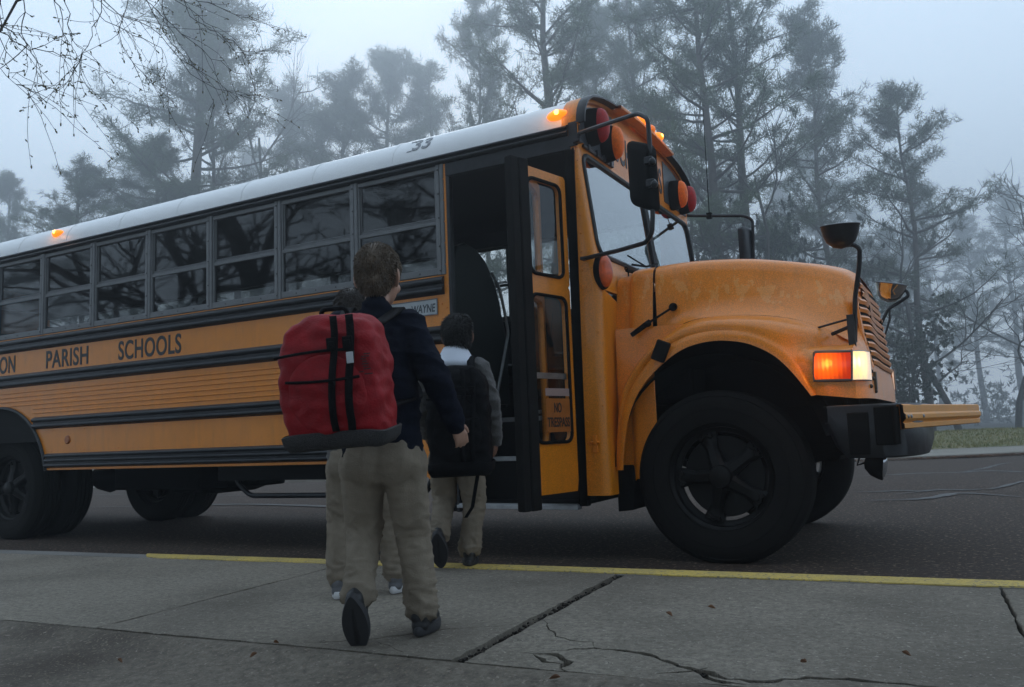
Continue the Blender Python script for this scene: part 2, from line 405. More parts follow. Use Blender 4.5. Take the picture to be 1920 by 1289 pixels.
# far kerb line
FK = [(-70, 2.0), (-30, 3.0), (-18, 5.6), (-11.2, 8.2), (-5, 10.4), (1.9, 12.6), (4.0, 13.6), (10, 16.3), (22, 22.5), (40, 33), (80, 60)]
FKS = [p for p in spline([(*p, 0) for p in FK], 121)]
def fk_rows(offs):
    rows = []
    for (d, z) in offs:
        row = []
        for i, p in enumerate(FKS):
            t = FKS[min(i+1, 120)]-FKS[max(i-1, 0)]; t = t/np.linalg.norm(t); n = np.array([-t[1], t[0], 0])
            q = p+n*d; zz = z(q) if callable(z) else z
            row.append((q[0], q[1], zz))
        rows.append(row)
    return rows
# road between the kerbs
g = MB()
far = fk_rows([(0.02, 0)])[0]
rows = [[K(p[0]*1.0, -.004, 0) for p in far]]
for k in range(1, 9):
    rows.append([(rows[0][i][0]*(1-k/8)+far[i][0]*k/8, rows[0][i][1]*(1-k/8)+far[i][1]*k/8, 0) for i in range(len(far))])
g.grid([[tuple(p) for p in r_] for r_ in rows])
tag(g.build('road', 'asphalt'), kind='structure')
# far kerb and walk
g = MB(); g.grid(fk_rows([(0, -.02), (0, .055), (.03, .07), (.15, .072), (2.3, .085), (2.32, .02)]))
tag(g.build('far_pavement', 'farwalk'), kind='structure')
# verge rising to a low crest
def crest(q): return .30+.012*max(-10, min(q[0], 12)) + .015*math.sin(q[0]*.9)+.01*math.sin(q[0]*2.3)
vo = [(2.30, .09), (3.2, .105), (4.6, .15), (6.4, lambda q: .7*crest(q)), (8, lambda q: crest(q)), (9.5, lambda q: crest(q)-.02), (13, .12), (18, -.2), (30, -.6), (60, -.72)]
g = MB(); vr = fk_rows(vo); g.grid(vr)
tag(g.build('verge', 'grassg', smooth=True, sharp=180), kind='structure')
# grass blades on the verge
g = MB(); M['grass'] = mat('winter grass', (.30, .25, .12), rough=.8, noise=.5, nscale=1.6, col2=(.10, .13, .04))
from bisect import bisect
for k in range(26000):
    i = rng.integers(40, 104); f = rng.random(); p = FKS[i]*(1-f)+FKS[i+1]*f
    t = FKS[i+1]-FKS[i]; t = t/np.linalg.norm(t); n = np.array([-t[1], t[0], 0])
    d = 2.35+7.6*rng.random(); q = p+n*d
    ds = [2.3, 3.2, 4.6, 6.4, 8, 9.5, 13]; zs = [.09, .105, .15, .7*crest(q), crest(q), crest(q)-.02, .12]
    z = np.interp(d, ds, zs); h = .035+.05*rng.random(); a = rng.random()*6.28; wd = .012+.012*rng.random()
    lx, ly = (rng.random(2)-.5)*.06
    g.add([(q[0]-wd*math.cos(a), q[1]-wd*math.sin(a), z-.01), (q[0]+wd*math.cos(a), q[1]+wd*math.sin(a), z-.01), (q[0]+lx, q[1]+ly, z+h)], [(0, 1, 2)])
tag(g.build('grass', 'grass', clean=False), 'thin winter grass, green and straw coloured, on the verge beyond the far kerb', 'grass', kind='stuff')
# leaf litter along the far kerb
M['leaf'] = mat('dead leaf', (.22, .10, .045), rough=.8, noise=.5, nscale=2.5, col2=(.09, .045, .025))
g = MB()
for k in range(2600):
    i = rng.integers(55, 104); f = rng.random(); p = FKS[i]*(1-f)+FKS[i+1]*f
    t = FKS[i+1]-FKS[i]; t = t/np.linalg.norm(t); n = np.array([-t[1], t[0], 0]); q = p-n*(abs(rng.normal())*.16+.01)
    s_ = .02+.03*rng.random(); a = rng.random()*6.28; e = np.array([math.cos(a), math.sin(a)])*s_; e2 = np.array([-e[1], e[0]])*.5; z = .006+.03*rng.random()
    g.add([(q[0]-e[0], q[1]-e[1], z), (q[0]+e2[0], q[1]+e2[1], z+.01), (q[0]+e[0], q[1]+e[1], z+.004*rng.random()), (q[0]-e2[0], q[1]-e2[1], z+.01)], [(0, 1, 2, 3)])
tag(g.build('leaf_litter', 'leaf', clean=False), 'brown leaf litter gathered in the gutter at the foot of the far kerb', 'leaf litter', kind='stuff')
# sealed cracks on the road, one sheet
g = MB(); sl = [([(1600, 894), (1668, 891), (1730, 888), (1800, 886.5), (1835, 884), (1870, 884), (1920, 885.5), (1990, 886)], .10, .30),
    ([(1805, 885.5), (1848, 878.5), (1876, 871), (1900, 868)], .05, .2), ([(1590, 924), (1660, 922.5), (1689, 921), (1740, 923)], .05, .16),
    ([(1680, 928), (1758, 920), (1814, 920), (1850, 918)], .05, .14), ([(1600, 940), (1702, 938.5), (1758, 933), (1786, 927), (1830, 927), (1920, 933.6)], .06, .22),
    ([(1850, 919), (1872, 916), (1920, 904), (1960, 899)], .04, .14),
    ([(120, 953), (300, 950), (460, 947), (625, 951), (700, 953)], .12, .25), ([(20, 930), (200, 929), (560, 931)], .05, .12),
    ([(1165, 905), (1200, 900)], .1, .4)]
for i, (pp, a, b) in enumerate([(q0, q1*.9, q2*.75) for q0, q1, q2 in sl]):
    P = [tuple(GW(x, y, 0))[:2] for x, y in pp]; P = [tuple(q[:2]) for q in spline([(*q, 0) for q in P], 6*len(P))]
    poly = ribbon(jag(P, .22, .035, i), a, b, i)
    n = len(poly)//2
    g.add([(q[0], q[1], .0045+.0008*i) for q in poly], [(k, k+1, 2*n-2-k, 2*n-1-k) for k in range(n-1)])
tag(g.build('road_crack_sealer', 'sealer'), kind='structure')

# ---- near pavement: kerb, slabs with real cracks, apron
g = MB(); kp = [(.0, -.05), (.0, .112), (.006, .124), (.018, .13), (.153, .13), (.153, -.05)]
ka = [-60, -20]+[-10+.5*k for k in range(42)]+[20, 60]
rr = random.Random(3)
g.grid([[K(a, b, z-(.003*rr.random() if z > .1 else 0)) for (b, z) in kp] for a in ka])
tag(g.build('kerb', 'curbc', smooth=True, sharp=50), kind='structure')
g = MB(); # yellow paint on the kerb, starts with a ragged end
rr = random.Random(5)
A0 = kpx(268, 1041)[0]
aa = [A0+.0, A0+.05, A0+.12, A0+.25]+[A0+.25+.12*k for k in range(1, 90)]
rows = []
for i, a in enumerate(aa):
    e = min(1, .10+i*.35); j = rr.uniform(-.011, .008)
    bi = .010; bo = bi+(.148+j-bi)*e
    rows.append([K(a, -.003, .055), K(a, -.003, .116), K(a, .006, .1285), K(a, .018, .1345), K(a, bo*.5+.01, .1345), K(a, bo, .1343), K(a, bo+.001, .129)])
g.grid(rows)
tag(g.build('kerb_paint', 'kyellow', smooth=True, sharp=60), kind='structure')
g = MB(); g.grid([[K(a, b, .06) for b in (.14, 2.2)] for a in (-60, 60)])
tag(g.build('pavement_bed', 'dirt'), kind='structure')
def slab(name, a0, a1, b0, b1, z, cuts, seed, m='concrete', tilt=(0, 0)):
    rr = random.Random(seed)
    def edge(p, q): return jag([p, q], .05, .0055, rr.random())[:-1]
    poly = edge((a0, b0), (a1, b0))+edge((a1, b0), (a1, b1))+edge((a1, b1), (a0, b1))+edge((a0, b1), (a0, b0))
    def up(q): return K(q[0], q[1], z+(q[0]-a0)*tilt[0]+(q[1]-b0)*tilt[1])
    mb = MB(); n = len(poly)
    mb.v = [tuple(up(q)) for q in poly]+[tuple(K(q[0], q[1], .0)) for q in poly]
    mb.f = [tuple(range(n)), tuple(range(2*n-1, n-1, -1))]+[(i, (i+1) % n, n+(i+1) % n, n+i) for i in range(n)]
    o = mb.build(name, m, bevel=.006, bseg=2)
    for i, (pts, w0, w1) in enumerate(cuts):
        rb = ribbon(jag(pts, .028, .009, seed*10+i), w0, w1, seed*7+i)
        c = MB(); k = len(rb)
        c.v = [tuple(K(q[0], q[1], .4)) for q in rb]+[tuple(K(q[0], q[1], .05)) for q in rb]
        h = k//2
        for j in range(h-1):
            a, b, c2, d = j, j+1, k-2-j, k-1-j
            c.f += [(a, b, c2, d), (k+d, k+c2, k+b, k+a)]
        c.f += [(i2, (i2+1) % k, k+(i2+1) % k, k+i2) for i2 in range(k)]
        co = c.build('cut', m, clean=False)
        bo = o.modifiers.new('c', 'BOOLEAN'); bo.object = co; bo.operation = 'DIFFERENCE'; bo.solver = 'EXACT'
        o.modifiers.move(len(o.modifiers)-1, 0)
        cutters.append(co)
    slabs.append(o); tag(o, kind='structure'); return o
cutters, slabs = [], []
Bm = 1.655
crackR = [(980, 1222), (1040, 1219), (1113, 1214), (1170, 1219), (1229, 1230), (1272, 1248), (1309, 1256), (1362, 1272), (1431, 1277), (1511, 1269), (1591, 1272), (1697, 1281), (1771, 1288), (1850, 1294)]
crackB = [(1018, 1160), (1027, 1168), (1041, 1192), (1070, 1200), (1112, 1203), (1118, 1215)]
crackL = [(480, 1212), (560, 1207), (690, 1200), (767, 1190), (840, 1180), (940, 1175), (975, 1168)]
crackM = [(975, 1222), (1040, 1226), (1068, 1240), (1050, 1252), (1075, 1262)]
crackT = [(1230, 1262), (1300, 1257), (1330, 1250)]
kk = lambda pts: [kpx(*p) for p in pts]
slab('pavement', -60, -6.3, .158, Bm, .129, [], 1)
slab('pavement', -6.285, -4.72, .158, Bm, .128, [], 2)
slab('pavement', -4.705, -3.12, .158, Bm, .130, [], 3)
slab('pavement', -3.108, -1.575, .158, Bm, .129, [], 4, tilt=(0, .001))
slab('pavement', -1.563, .005, .158, Bm, .130, [(kk([(0, 1140), (100, 1127), (150, 1124)]), .001, .004)], 5)
slab('pavement', .019, 1.568, .158, Bm, .131, [(kk(crackL), .004, .012), (kk([(700, 1201), (735, 1214), (760, 1226)]), .002, .005)], 6)
slab('pavement', 1.612, 3.095, .158, Bm, .128, [(kk(crackR), .009, .036), (kk(crackB), .004, .010), (kk(crackM), .008, .032), (kk(crackT), .005, .014), (kk([(1000, 1226), (1020, 1240), (1065, 1245)]), .008, .022), (kk([(1290, 1251), (1340, 1275), (1400, 1283)]), .01, .03)], 7)
slab('pavement', 3.107, 4.66, .158, Bm, .128, [], 8)
slab('pavement', 4.675, 60, .158, Bm, .13, [], 9)
dg = bpy.context.evaluated_depsgraph_get()
for o in slabs:
    me = bpy.data.meshes.new_from_object(o.evaluated_get(dg)); o.modifiers.clear(); o.data = me
for c in cutters: bpy.data.objects.remove(c)
# apron nearer to the camera: rounded ridge and a shallow stained channel
g = MB(); rr = random.Random(11)
pb = [(1.66, .05), (1.66, .118), (1.668, .128), (1.69, .136), (1.72, .134), (1.76, .122), (1.82, .110), (1.95, .100), (2.15, .098), (2.4, .104), (2.8, .110), (3.6, .112), (6, .11), (12, .1), (40, .1)]
ka = [-60, -20]+[-8+.12*k for k in range(118)]+[20, 60]
wob = {a: rr.uniform(-.003, .003) for a in ka}
g.grid([[K(a, b+(wob[a]+.02*math.sin(a*.9) if b > 1.69 else 0), z+(.002*math.sin(a*5+b*9)+.0015*rr.random() if b > 1.67 else 0)) for (b, z) in pb] for a in ka])
tag(g.build('pavement_apron', 'apron', smooth=True, sharp=60), kind='structure')
# debris packed in the wide joint
g = MB(); rr = random.Random(8)
for k in range(420):
    a = 1.593+rr.gauss(0, .012); b = rr.uniform(.17, Bm+.02); s_ = rr.uniform(.002, .008); p = K(a, b, .105+rr.random()*.022)
    g.ball(p, (s_, s_*rr.uniform(.6, 1.6), s_*.7), 5, 3)
for k in range(260):
    q = kpx(*crackR[rr.randrange(len(crackR)-3)+1]); s_ = rr.uniform(.002, .007); p = K(q[0]+rr.gauss(0, .035), q[1]+rr.gauss(0, .012), .112+rr.random()*.012)
    g.ball(p, (s_, s_, s_*.6), 5, 3)
tag(g.build('grit', 'dirt'), 'dark grit and crumbs of concrete packed in the open joint and crack of the pavement', 'grit', kind='stuff')
# single fallen leaves on the pavement
LV = [((1507, 1245), 'dark red brown leaf lying near the big crack, bottom right of the pavement'), ((475, 1232), 'curled brown leaf on the stained apron, left of the boy'), ((1040, 1275), 'long brown leaf beside the crumbled part of the pavement'),
      ((518, 1208), 'small russet leaf at the left end of the thin crack'), ((1335, 1142), 'tiny brown leaf in the middle of the right pavement slab'), ((225, 1243), 'flat dark leaf on the apron at far left'),
      ((1255, 1155), 'small brown leaf just right of the open pavement joint'), ((1700, 1230), 'small tan leaf near the right hand pavement joint')]
for i, ((x, y), lab) in enumerate(LV):
    z = .133 if y < 1260 and not (x < 500 and y > 1225) else .135
    p = GW(x, y, z); rr = random.Random(i+40); L_ = rr.uniform(.009, .019); a = rr.random()*6.28
    rows = []
    for j in range(7):
        t = j/6; wd = L_*.34*math.sin(math.pi*min(.999, max(.02, t)))**.8; c = [(t-.5)*2*L_]
        row = []
        for q in (-1, 0, 1):
            X = (t-.5)*2*L_; Y = q*wd; Z = .010*abs(q)*math.sin(t*3)+.006*t*t+.002
            row.append((p.x+X*math.cos(a)-Y*math.sin(a), p.y+X*math.sin(a)+Y*math.cos(a), p.z+Z))
        rows.append(row)
    tag(MB().grid(rows).build('fallen_leaf', 'leaf', solid=.001), lab, 'leaf', 'fallen leaves on the pavement')

# ================================================================== SCHOOL BUS
bus = empty('school_bus', (-.6*math.sin(RHO), 0, .6-.6*math.cos(RHO)), (0, RHO, 0))
tag(bus, 'yellow school bus with a white roof, lit amber lamps and its folding door open', 'bus')
XB = -8.3; WS = .7554
YC = 1.22
def mir(y): return 2*YC-y
half = [(0.0, 2.745), (.006, 2.79), (.022, 2.84), (.055, 2.89), (.10, 2.932), (.16, 2.965), (.24, 2.992), (.35, 3.018), (.47, 3.036), (.62, 3.052), (.8, 3.065), (1.0, 3.075), (1.22, 3.078)]
ARC = half+[(mir(y), z) for y, z in half[-2::-1]]
def arc_off(d, pts=ARC):
    res = []
    for i, p in enumerate(pts):
        a = np.array(pts[max(0, i-1)]); b = np.array(pts[min(len(pts)-1, i+1)]); t = (b-a)/np.linalg.norm(b-a)
        res.append((p[0]-t[1]*d, p[1]+t[0]*d))
    return res
# roof
g = MB()
for a, b in [(XB, -4.5), (-4.5, -.75), (-.75, .955)]:
    pass
xsr = [XB+.05, XB+.5]+[-7.5+.5*k for k in range(17)]+[.955]
g.grid([[(x, y, z) for y, z in ARC] for x in xsr])
g.grid([[(x, y, z) for y, z in arc_off(-.03)] for x in xsr])
roof = g.build('roof', 'white', bus, smooth=True, sharp=60)
g = MB()
for k in range(0, 12):
    x = -.42-WS*k
    g.grid([[(x+dx, y, z) for y, z in arc_off(dz)] for dx, dz in ((-.016, .0005), (-.014, .0035), (.014, .0035), (.016, .0005))])
g.build('roof_seam', 'white', roof, smooth=True, sharp=50)
g = MB()
x = .9
while x > XB:
    g.ball((x, .002, 2.768), .0035, 6, 4); x -= .125
g.build('roof_rivets', 'white', roof)
# faded digits on the roof edge
def on_roof(me, s0):
    Y = [q[0] for q in ARC]; Z = [q[1] for q in ARC]; S_ = [0]
    for i in range(1, len(ARC)): S_.append(S_[-1]+math.hypot(Y[i]-Y[i-1], Z[i]-Z[i-1]))
    for v in me.vertices:
        q = s0+v.co.z; h = -v.co.y; y = float(np.interp(q, S_, Y)); z = float(np.interp(q, S_, Z)); y2 = float(np.interp(q+.01, S_, Y)); z2 = float(np.interp(q+.01, S_, Z))
        t = Vector((0, y2-y, z2-z)).normalized(); v.co = Vector((v.co.x, y, z))+Vector((0, -t.z, t.y))*(h+.0012)
for ch, px in (('1', 768), ('3', 777), ('3', 795)):
    p = BY(px, 280-(px-766)*.22, .055)
    o = text_mesh('roof_number', ch, 'rooftext', roof, (p.x, 0, 0), .040 if ch == '1' else .068, .125, (1, 0, 0), (0, 0, 1), (0, -1, 0), .002)
    on_roof(o.data, .085)
# drip rail (black, two beads) above the windows
def rail(name, x0, x1, z0, z1, nb, y=0., depth=.028, m='black', endcap=True):
    h = (z1-z0); prof = [(.0, z0)]
    for b in range(nb):
        c0 = z0+h*b/nb; c1 = z0+h*(b+1)/nb; gap = (c1-c0)*.12
        for t in (.0, .12, .3, .5, .7, .88, 1.):
            prof.append((-depth*(.30+.70*math.sin(math.pi*t)**.55), c0+gap+(c1-c0-2*gap)*t))
    prof.append((.0, z1))
    g = MB(); g.prism([(y+a, b) for a, b in prof], x0, x1, 'x')
    return g.build(name, m, bus, smooth=True, sharp=50)
rail('drip_rail', XB+.05, .985, 2.676, 2.748, 2, y=.0, depth=.03)
rail('belt_rail', XB+.02, .012, 1.765, 1.893, 2, depth=.032)
rail('rub_rail', XB+.02, .035, 1.425, 1.552, 2, depth=.032)
rail('rub_rail', -4.615, .035, 1.012, 1.126, 2, depth=.032)
rail('rub_rail', -4.41, -.42, .652, .784, 3, depth=.028)
rail('rub_rail', XB+.02, -5.75, 1.012, 1.126, 2, depth=.032)
# lower side wall with the rear wheel arch cut out
AX, AZ, AR = -5.13, .50, .735
def side_poly(x0, x1, z0, z1, ax=AX, az=AZ, ar=AR):
    P = [(x0, z0)]
    a0 = math.asin((z0-az)/ar)
    for k in range(33):
        a = math.pi-a0-(math.pi-2*a0)*k/32; P.append((ax+ar*math.cos(a), az+ar*math.sin(a)))
    P += [(x1, z0), (x1, z1), (x0, z1)]
    return P
g = MB(); g.prism(side_poly(XB, -.42, .632, 1.90), 0, .035)
g.prism([(-.42, .632), (-.28, .62), (-.02, .41), (.048, .41), (.048, 1.90), (-.42, 1.90)], .0, .035)
g.span((.012, .0, 1.90), (.048, .035, 2.676))
wall = g.build('side_wall', 'yellow', bus)
g = MB()    # pressed ribs
for k in range(6):
    z = 1.165+.0415*k; g.prism([(0.0005, z-.007), (-.0065, z-.003), (-.0065, z+.003), (.0005, z+.007)], XB+.02 if z > 1.24 else -4.63, .03, 'x')
g.build('pressed_ribs', 'yellow', wall)
g = MB()    # wheel arch flange
for dr0, dr1 in ((0, .018),):
    pts = [(AX+(AR)*math.cos(a), -.012, AZ+AR*math.sin(a)) for a in np.linspace(math.asin(.13/.735), math.pi-math.asin(.13/.735), 40)]
    g.tube(pts, .014, 6)
g.build('wheel_arch_trim', 'black', wall, smooth=True)
g = MB()
for zz in (.80, .99):
    for k in range(9): g.ball((-4.33+k*.47, -.001, zz+.004*(k % 3)), .0055, 6, 4)
for z in np.arange(.47, 2.62, .15):
    g.ball((.028, -.001, z), .006, 6, 4)
for z in (1.60, 1.70): g.ball((-.01, -.001, z), .006, 6, 4)
g.build('rivets', 'hood', wall)
p = BY(127, 825, 0); M['reflector'] = mat('amber reflector', (.32, .085, .01), rough=.3, noise=.3, nscale=60)
g = MB(); g.lathe([(0, -.012), (.03, -.012), (.038, -.006), (.04, 0)], (p.x, 0, p.z), 'y', 24); g.build('side_reflector', 'reflector', bus, smooth=True)
# lettering
def side_text(txt, x0, x1, z0=1.572, z1=1.74):
    text_mesh('lettering', txt, 'letter', bus, (x0, -.0005, z0), x1-x0, z1-z0, (1, 0, 0), (0, 0, 1), (0, -1, 0), .0025, 1.06)
side_text('SCHOOLS', -3.405, -2.603); side_text('PARISH', -4.445, -3.822); side_text('UNION', -5.50, -4.935)
g = MB(); g.span((-.60, -.006, 1.632), (-.046, 0, 1.741)); pl = g.build('name_plate', 'plate', bus, bevel=.002)
g = MB(); 
for a, b in (((-.602, -.009, 1.630), (-.044, -.0055, 1.637)), ((-.602, -.009, 1.736), (-.044, -.0055, 1.743)), ((-.602, -.009, 1.637), (-.595, -.0055, 1.736)), ((-.051, -.009, 1.637), (-.044, -.0055, 1.736))): g.span(a, b)
g.build('plate_border', 'grey', pl)
text_mesh('lettering', 'WAYNE', 'gpanel', pl, (-.268, -.0062, 1.652), .20, .058, (1, 0, 0), Vector((.12, 0, 1)).normalized(), (0, -1, 0), .0015)
g = MB(); g.span((-.34, -.005, 1.566), (-.178, 0, 1.624)); p2 = g.build('number_plate', 'plate', bus, bevel=.002)
text_mesh('lettering', '133', 'letter', p2, (-.325, -.0052, 1.575), .13, .040, (1, 0, 0), (0, 0, 1), (0, -1, 0), .0015)

# passenger windows, near and far side
def window(k, side):
    x1 = -k*WS-.032; x0 = -(k+1)*WS+.032; z0, z1, zm = 1.905, 2.672, 2.272
    s = -1 if side == 0 else 1; Y = 0. if side == 0 else 2*YC
    def yy(d): return Y - s*d     # d>0 inwards
    g = MB()
    def bar(xa, xb, za, zb, d0, d1): g.span((xa, min(yy(d0), yy(d1)), za), (xb, max(yy(d0), yy(d1)), zb))
    bar(x0, x1, z0, z0+.048, -.004, .03); bar(x0, x1, z1-.030, z1, .0, .03)
    bar(x0, x0+.014, z0+.048, z1-.03, .002, .03); bar(x1-.014, x1, z0+.048, z1-.03, .002, .03)
    bar(x0+.014, x1-.014, zm-.014, zm+.014, .004, .026)          # lower sash head
    bar(x0+.014, x1-.014, zm+.018, zm+.028, .014, .034); bar(x0+.014, x1-.014, zm+.032, zm+.040, .018, .036)
    bar(x0+.014, x0+.024, zm+.04, z1-.03, .014, .03); bar(x1-.024, x1-.014, zm+.04, z1-.03, .014, .03)
    w_ = g.build('window', 'grey', bus, bevel=.0025)
    g = MB()
    a, b = yy(.016), yy(.024)
    g.add([(x0+.012, a, z0+.04), (x1-.012, a, z0+.04), (x1-.012, a, zm-.005), (x0+.012, a, zm-.005)], [(0, 1, 2, 3)])
    # each sash sits a touch out of true, as real ones do
    q = .0015*math.sin(k*5.1)
    g.add([(x0+.02, b+q, zm+.03), (x1-.02, b-q, zm+.03), (x1-.02, b-q*.5, z1-.02), (x0+.02, b+q*.5, z1-.02)], [(0, 1, 2, 3)])
    g.build('pane', 'glass' if side == 0 else 'pale', w_)
    if side == 0:
        g = MB()
        for t in (.22, .5, .78): g.lathe([(0, -.002), (.006, -.002), (.007, 0)], (x0+(x1-x0)*t, -.0045, z0+.022), 'y', 8)
        g.build('screws', 'screw', w_)
    return w_
NW = 10
for k in range(NW): window(k, 0)
for k in range(-1, NW): window(k, 1)
for k in range(NW+1):
    for side in ((0, 1) if k else (0, 1)):
        x = -k*WS; Y = 0 if side == 0 else 2*YC
        g = MB(); sgn = -1 if side == 0 else 1
        g.prism([(x-.031, Y-sgn*.03), (x-.031, Y+sgn*.006), (x-.022, Y+sgn*.009), (x-.004, Y+sgn*.009), (x-.002, Y+sgn*.004), (x+.002, Y+sgn*.004), (x+.004, Y+sgn*.009), (x+.024, Y+sgn*.009), (x+.031, Y+sgn*.004), (x+.031, Y-sgn*.03)], 1.902, 2.678, 'z')
        po = g.build('window_post', 'grey', bus)
        if side == 0:
            g = MB()
            for z in (1.93, 2.10, 2.30, 2.47, 2.64): g.ball((x-.012, -.009, z), .0065, 7, 4)
            g.build('rivets', 'screw', po)
# far wall, rear wall, floor, inner skins
g = MB(); g.prism(side_poly(XB, 1.12, .632, 1.90), 2*YC-.035, 2*YC); g.span((.78, 2*YC-.035, 1.90), (1.03, 2*YC, 2.70)); g.span((XB, 2*YC-.03, 2.676), (1.0, 2*YC+.02, 2.748)); g.build('far_side_wall', 'yellow', bus)
g = MB(); g.span((XB-.03, 0, .60), (XB, 2*YC, 2.745)); g.prism([(y, z) for y, z in ARC], XB-.03, XB+.05, 'x'); g.build('rear_wall', 'yellow', bus)
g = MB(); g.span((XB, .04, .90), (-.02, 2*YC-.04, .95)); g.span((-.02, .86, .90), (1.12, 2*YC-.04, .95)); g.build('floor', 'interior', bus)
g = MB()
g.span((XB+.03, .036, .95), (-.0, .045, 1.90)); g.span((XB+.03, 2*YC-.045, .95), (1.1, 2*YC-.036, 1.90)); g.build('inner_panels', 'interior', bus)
g = MB(); cl = arc_off(-.045)[1:-1]; g.grid([[(x, y, z) for y, z in cl] for x in (XB+.06, -4, -1, .95)])
g.span((XB+.05, .035, 2.66), (.94, .10, 2.80)); g.span((XB+.05, 2*YC-.10, 2.66), (.94, 2*YC-.035, 2.80)); g.build('ceiling', 'ceiling', bus, smooth=True, sharp=40)
# seats
def bench(x, y0, y1):
    g = MB(); g.prism([(x-.02, 1.28), (x+.40, 1.30), (x+.42, 1.40), (x+.02, 1.42), (x-.06, 1.80), (x-.10, 2.00), (x-.15, 2.02), (x-.18, 1.98), (x-.12, 1.40)], y0, y1)
    s_ = g.build('seat', 'seat', bus, bevel=.025, bseg=3, smooth=True)
    g = MB()
    for yy_ in (y0+.12, y1-.12):
        for xx in (x, x+.33): g.tube([(xx, yy_, .95), (xx, yy_, 1.3)], .014, 6)
    g.build('seat_frame', 'dark', s_)
for k in range(10):
    for y0, y1 in ((.07, .98), (1.46, 2.37)):
        bench(-7.6+k*.76, y0, y1)
# step well with two steps
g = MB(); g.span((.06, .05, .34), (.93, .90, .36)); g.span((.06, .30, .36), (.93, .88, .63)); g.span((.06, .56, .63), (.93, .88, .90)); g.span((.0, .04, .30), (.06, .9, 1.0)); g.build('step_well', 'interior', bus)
for y, z in ((.0, .345), (.29, .635), (.55, .905), (.86, .955)):
    g = MB(); g.span((.065, y, z-.02), (.925, y+.035, z+.012)); g.build('step_edge', 'alu', bus, bevel=.004)
g = MB()    # barrier beside the door, padded top that slopes forward
bp_ = [(.10, 1.02), (.10, 2.02), (.16, 2.13), (.26, 2.17), (.42, 2.15), (.55, 2.08), (.66, 1.95), (.74, 1.80), (.80, 1.55), (.84, 1.52), (.84, 1.02)]
g.prism(bp_, -.02, .03, 'x'); g.build('barrier', 'seat', bus, bevel=.012, bseg=3)
# grab rail
rl = [BX(x, y, .06) for x, y in ((922, 512), (936, 540), (945, 580), (953, 625), (944, 675), (932, 740))]
g = MB(); g.tube(bend(rl, .04), .012, 8); g.build('grab_rail', 'alu', bus, smooth=True)
g = MB(); g.lathe([(.012, 0), (.02, .008), (.024, 0)], BX(931, 540, .04), 'x', 14); g.build('rail_bracket', 'alu', bus)
# driver seat, dash, steering wheel
g = MB(); g.prism([(.05, 1.30), (.50, 1.32), (.52, 1.42), (.14, 1.44), (.04, 2.0), (-.04, 2.18), (-.10, 2.14), (-.04, 1.40)], 1.42, 1.95); g.span((.10, 1.55, .95), (.40, 1.82, 1.3)); g.build('driver_seat', 'seat', bus, bevel=.03, bseg=3, smooth=True)
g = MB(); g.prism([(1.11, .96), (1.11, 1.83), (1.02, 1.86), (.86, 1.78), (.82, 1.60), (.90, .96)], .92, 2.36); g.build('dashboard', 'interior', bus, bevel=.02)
g = MB(); rot = Matrix.Rotation(R(-28), 3, 'Y'); g.tube([Vector((.70, 1.68, 1.80))+rot @ Vector((.0+.21*math.cos(a), .21*math.sin(a), 0)) for a in np.linspace(0, 6.283, 33)], .013, 8)
g.tube([(.70, 1.68, 1.79), (.90, 1.68, 1.60)], .022, 8); g.tube([Vector((.70, 1.68, 1.80))+rot @ Vector((0, -.21, 0)), (.70, 1.68, 1.80), Vector((.70, 1.68, 1.80))+rot @ Vector((0, .21, 0))], .014, 6)
g.build('steering_wheel', 'dark', bus, smooth=True)

# ---- door opening: header, jambs, folding leaves
g = MB(); g.span((.048, -.006, 2.585), (1.0, .04, 2.676)); g.span((.050, -.004, .40), (.078, .04, 2.585)); g.span((.058, .0, .30), (.078, .04, .40)); g.build('door_frame', 'black', bus, bevel=.004)
g = MB(); g.prism([(.945, .345), (1.0, .345), (1.022, 2.585), (.955, 2.585)], -.008, .05); g.build('door_jamb', 'dark', bus, bevel=.006)
def rounded(x0, x1, z0, z1, r_, n=5):
    res = []
    for cx, cz, a in ((x1-r_, z1-r_, 0), (x0+r_, z1-r_, 90), (x0+r_, z0+r_, 180), (x1-r_, z0+r_, 270)):
        for k in range(n+1):
            t = R(a+90*k/n); res.append((cx+r_*math.cos(t), cz+r_*math.sin(t)))
    return res
def ring(mb, outer, inner, f0, f1):
    """plate between two loops with a hole; f maps (u, v) to 3D for front and back"""
    n = len(outer); rows = [[f0(*p) for p in outer], [f0(*p) for p in inner], [f1(*p) for p in inner], [f1(*p) for p in outer], [f0(*p) for p in outer]]
    mb.grid(rows, closed=True)
def resample_to(inner, x0, x1, z0, z1):
    """project an inner rounded loop's points outwards to the rectangle"""
    cx, cz = (x0+x1)/2, (z0+z1)/2; hx, hz = (x1-x0)/2, (z1-z0)/2; n = len(inner)//4; o = []
    for q in range(4):
        cxn, czn = [(x1, z1), (x0, z1), (x0, z0), (x1, z0)][q]
        for k in range(n):
            p = inner[q*n+k]; t = k/(n-1)
            if q in (0, 2): a, b = (cxn, p[1]), (p[0], czn)
            else: a, b = (p[0], czn), (cxn, p[1])
            o.append((a[0]*(1-t*2)+cxn*t*2, a[1]*(1-t*2)+czn*t*2) if t < .5 else (cxn*(2-t*2)+b[0]*(t*2-1), czn*(2-t*2)+b[1]*(t*2-1)))
    return o
J = Vector((.955, -.02, 0)); Epx = Vector((.865, -.425, 0)); T2 = Vector((.715, .03, 0))
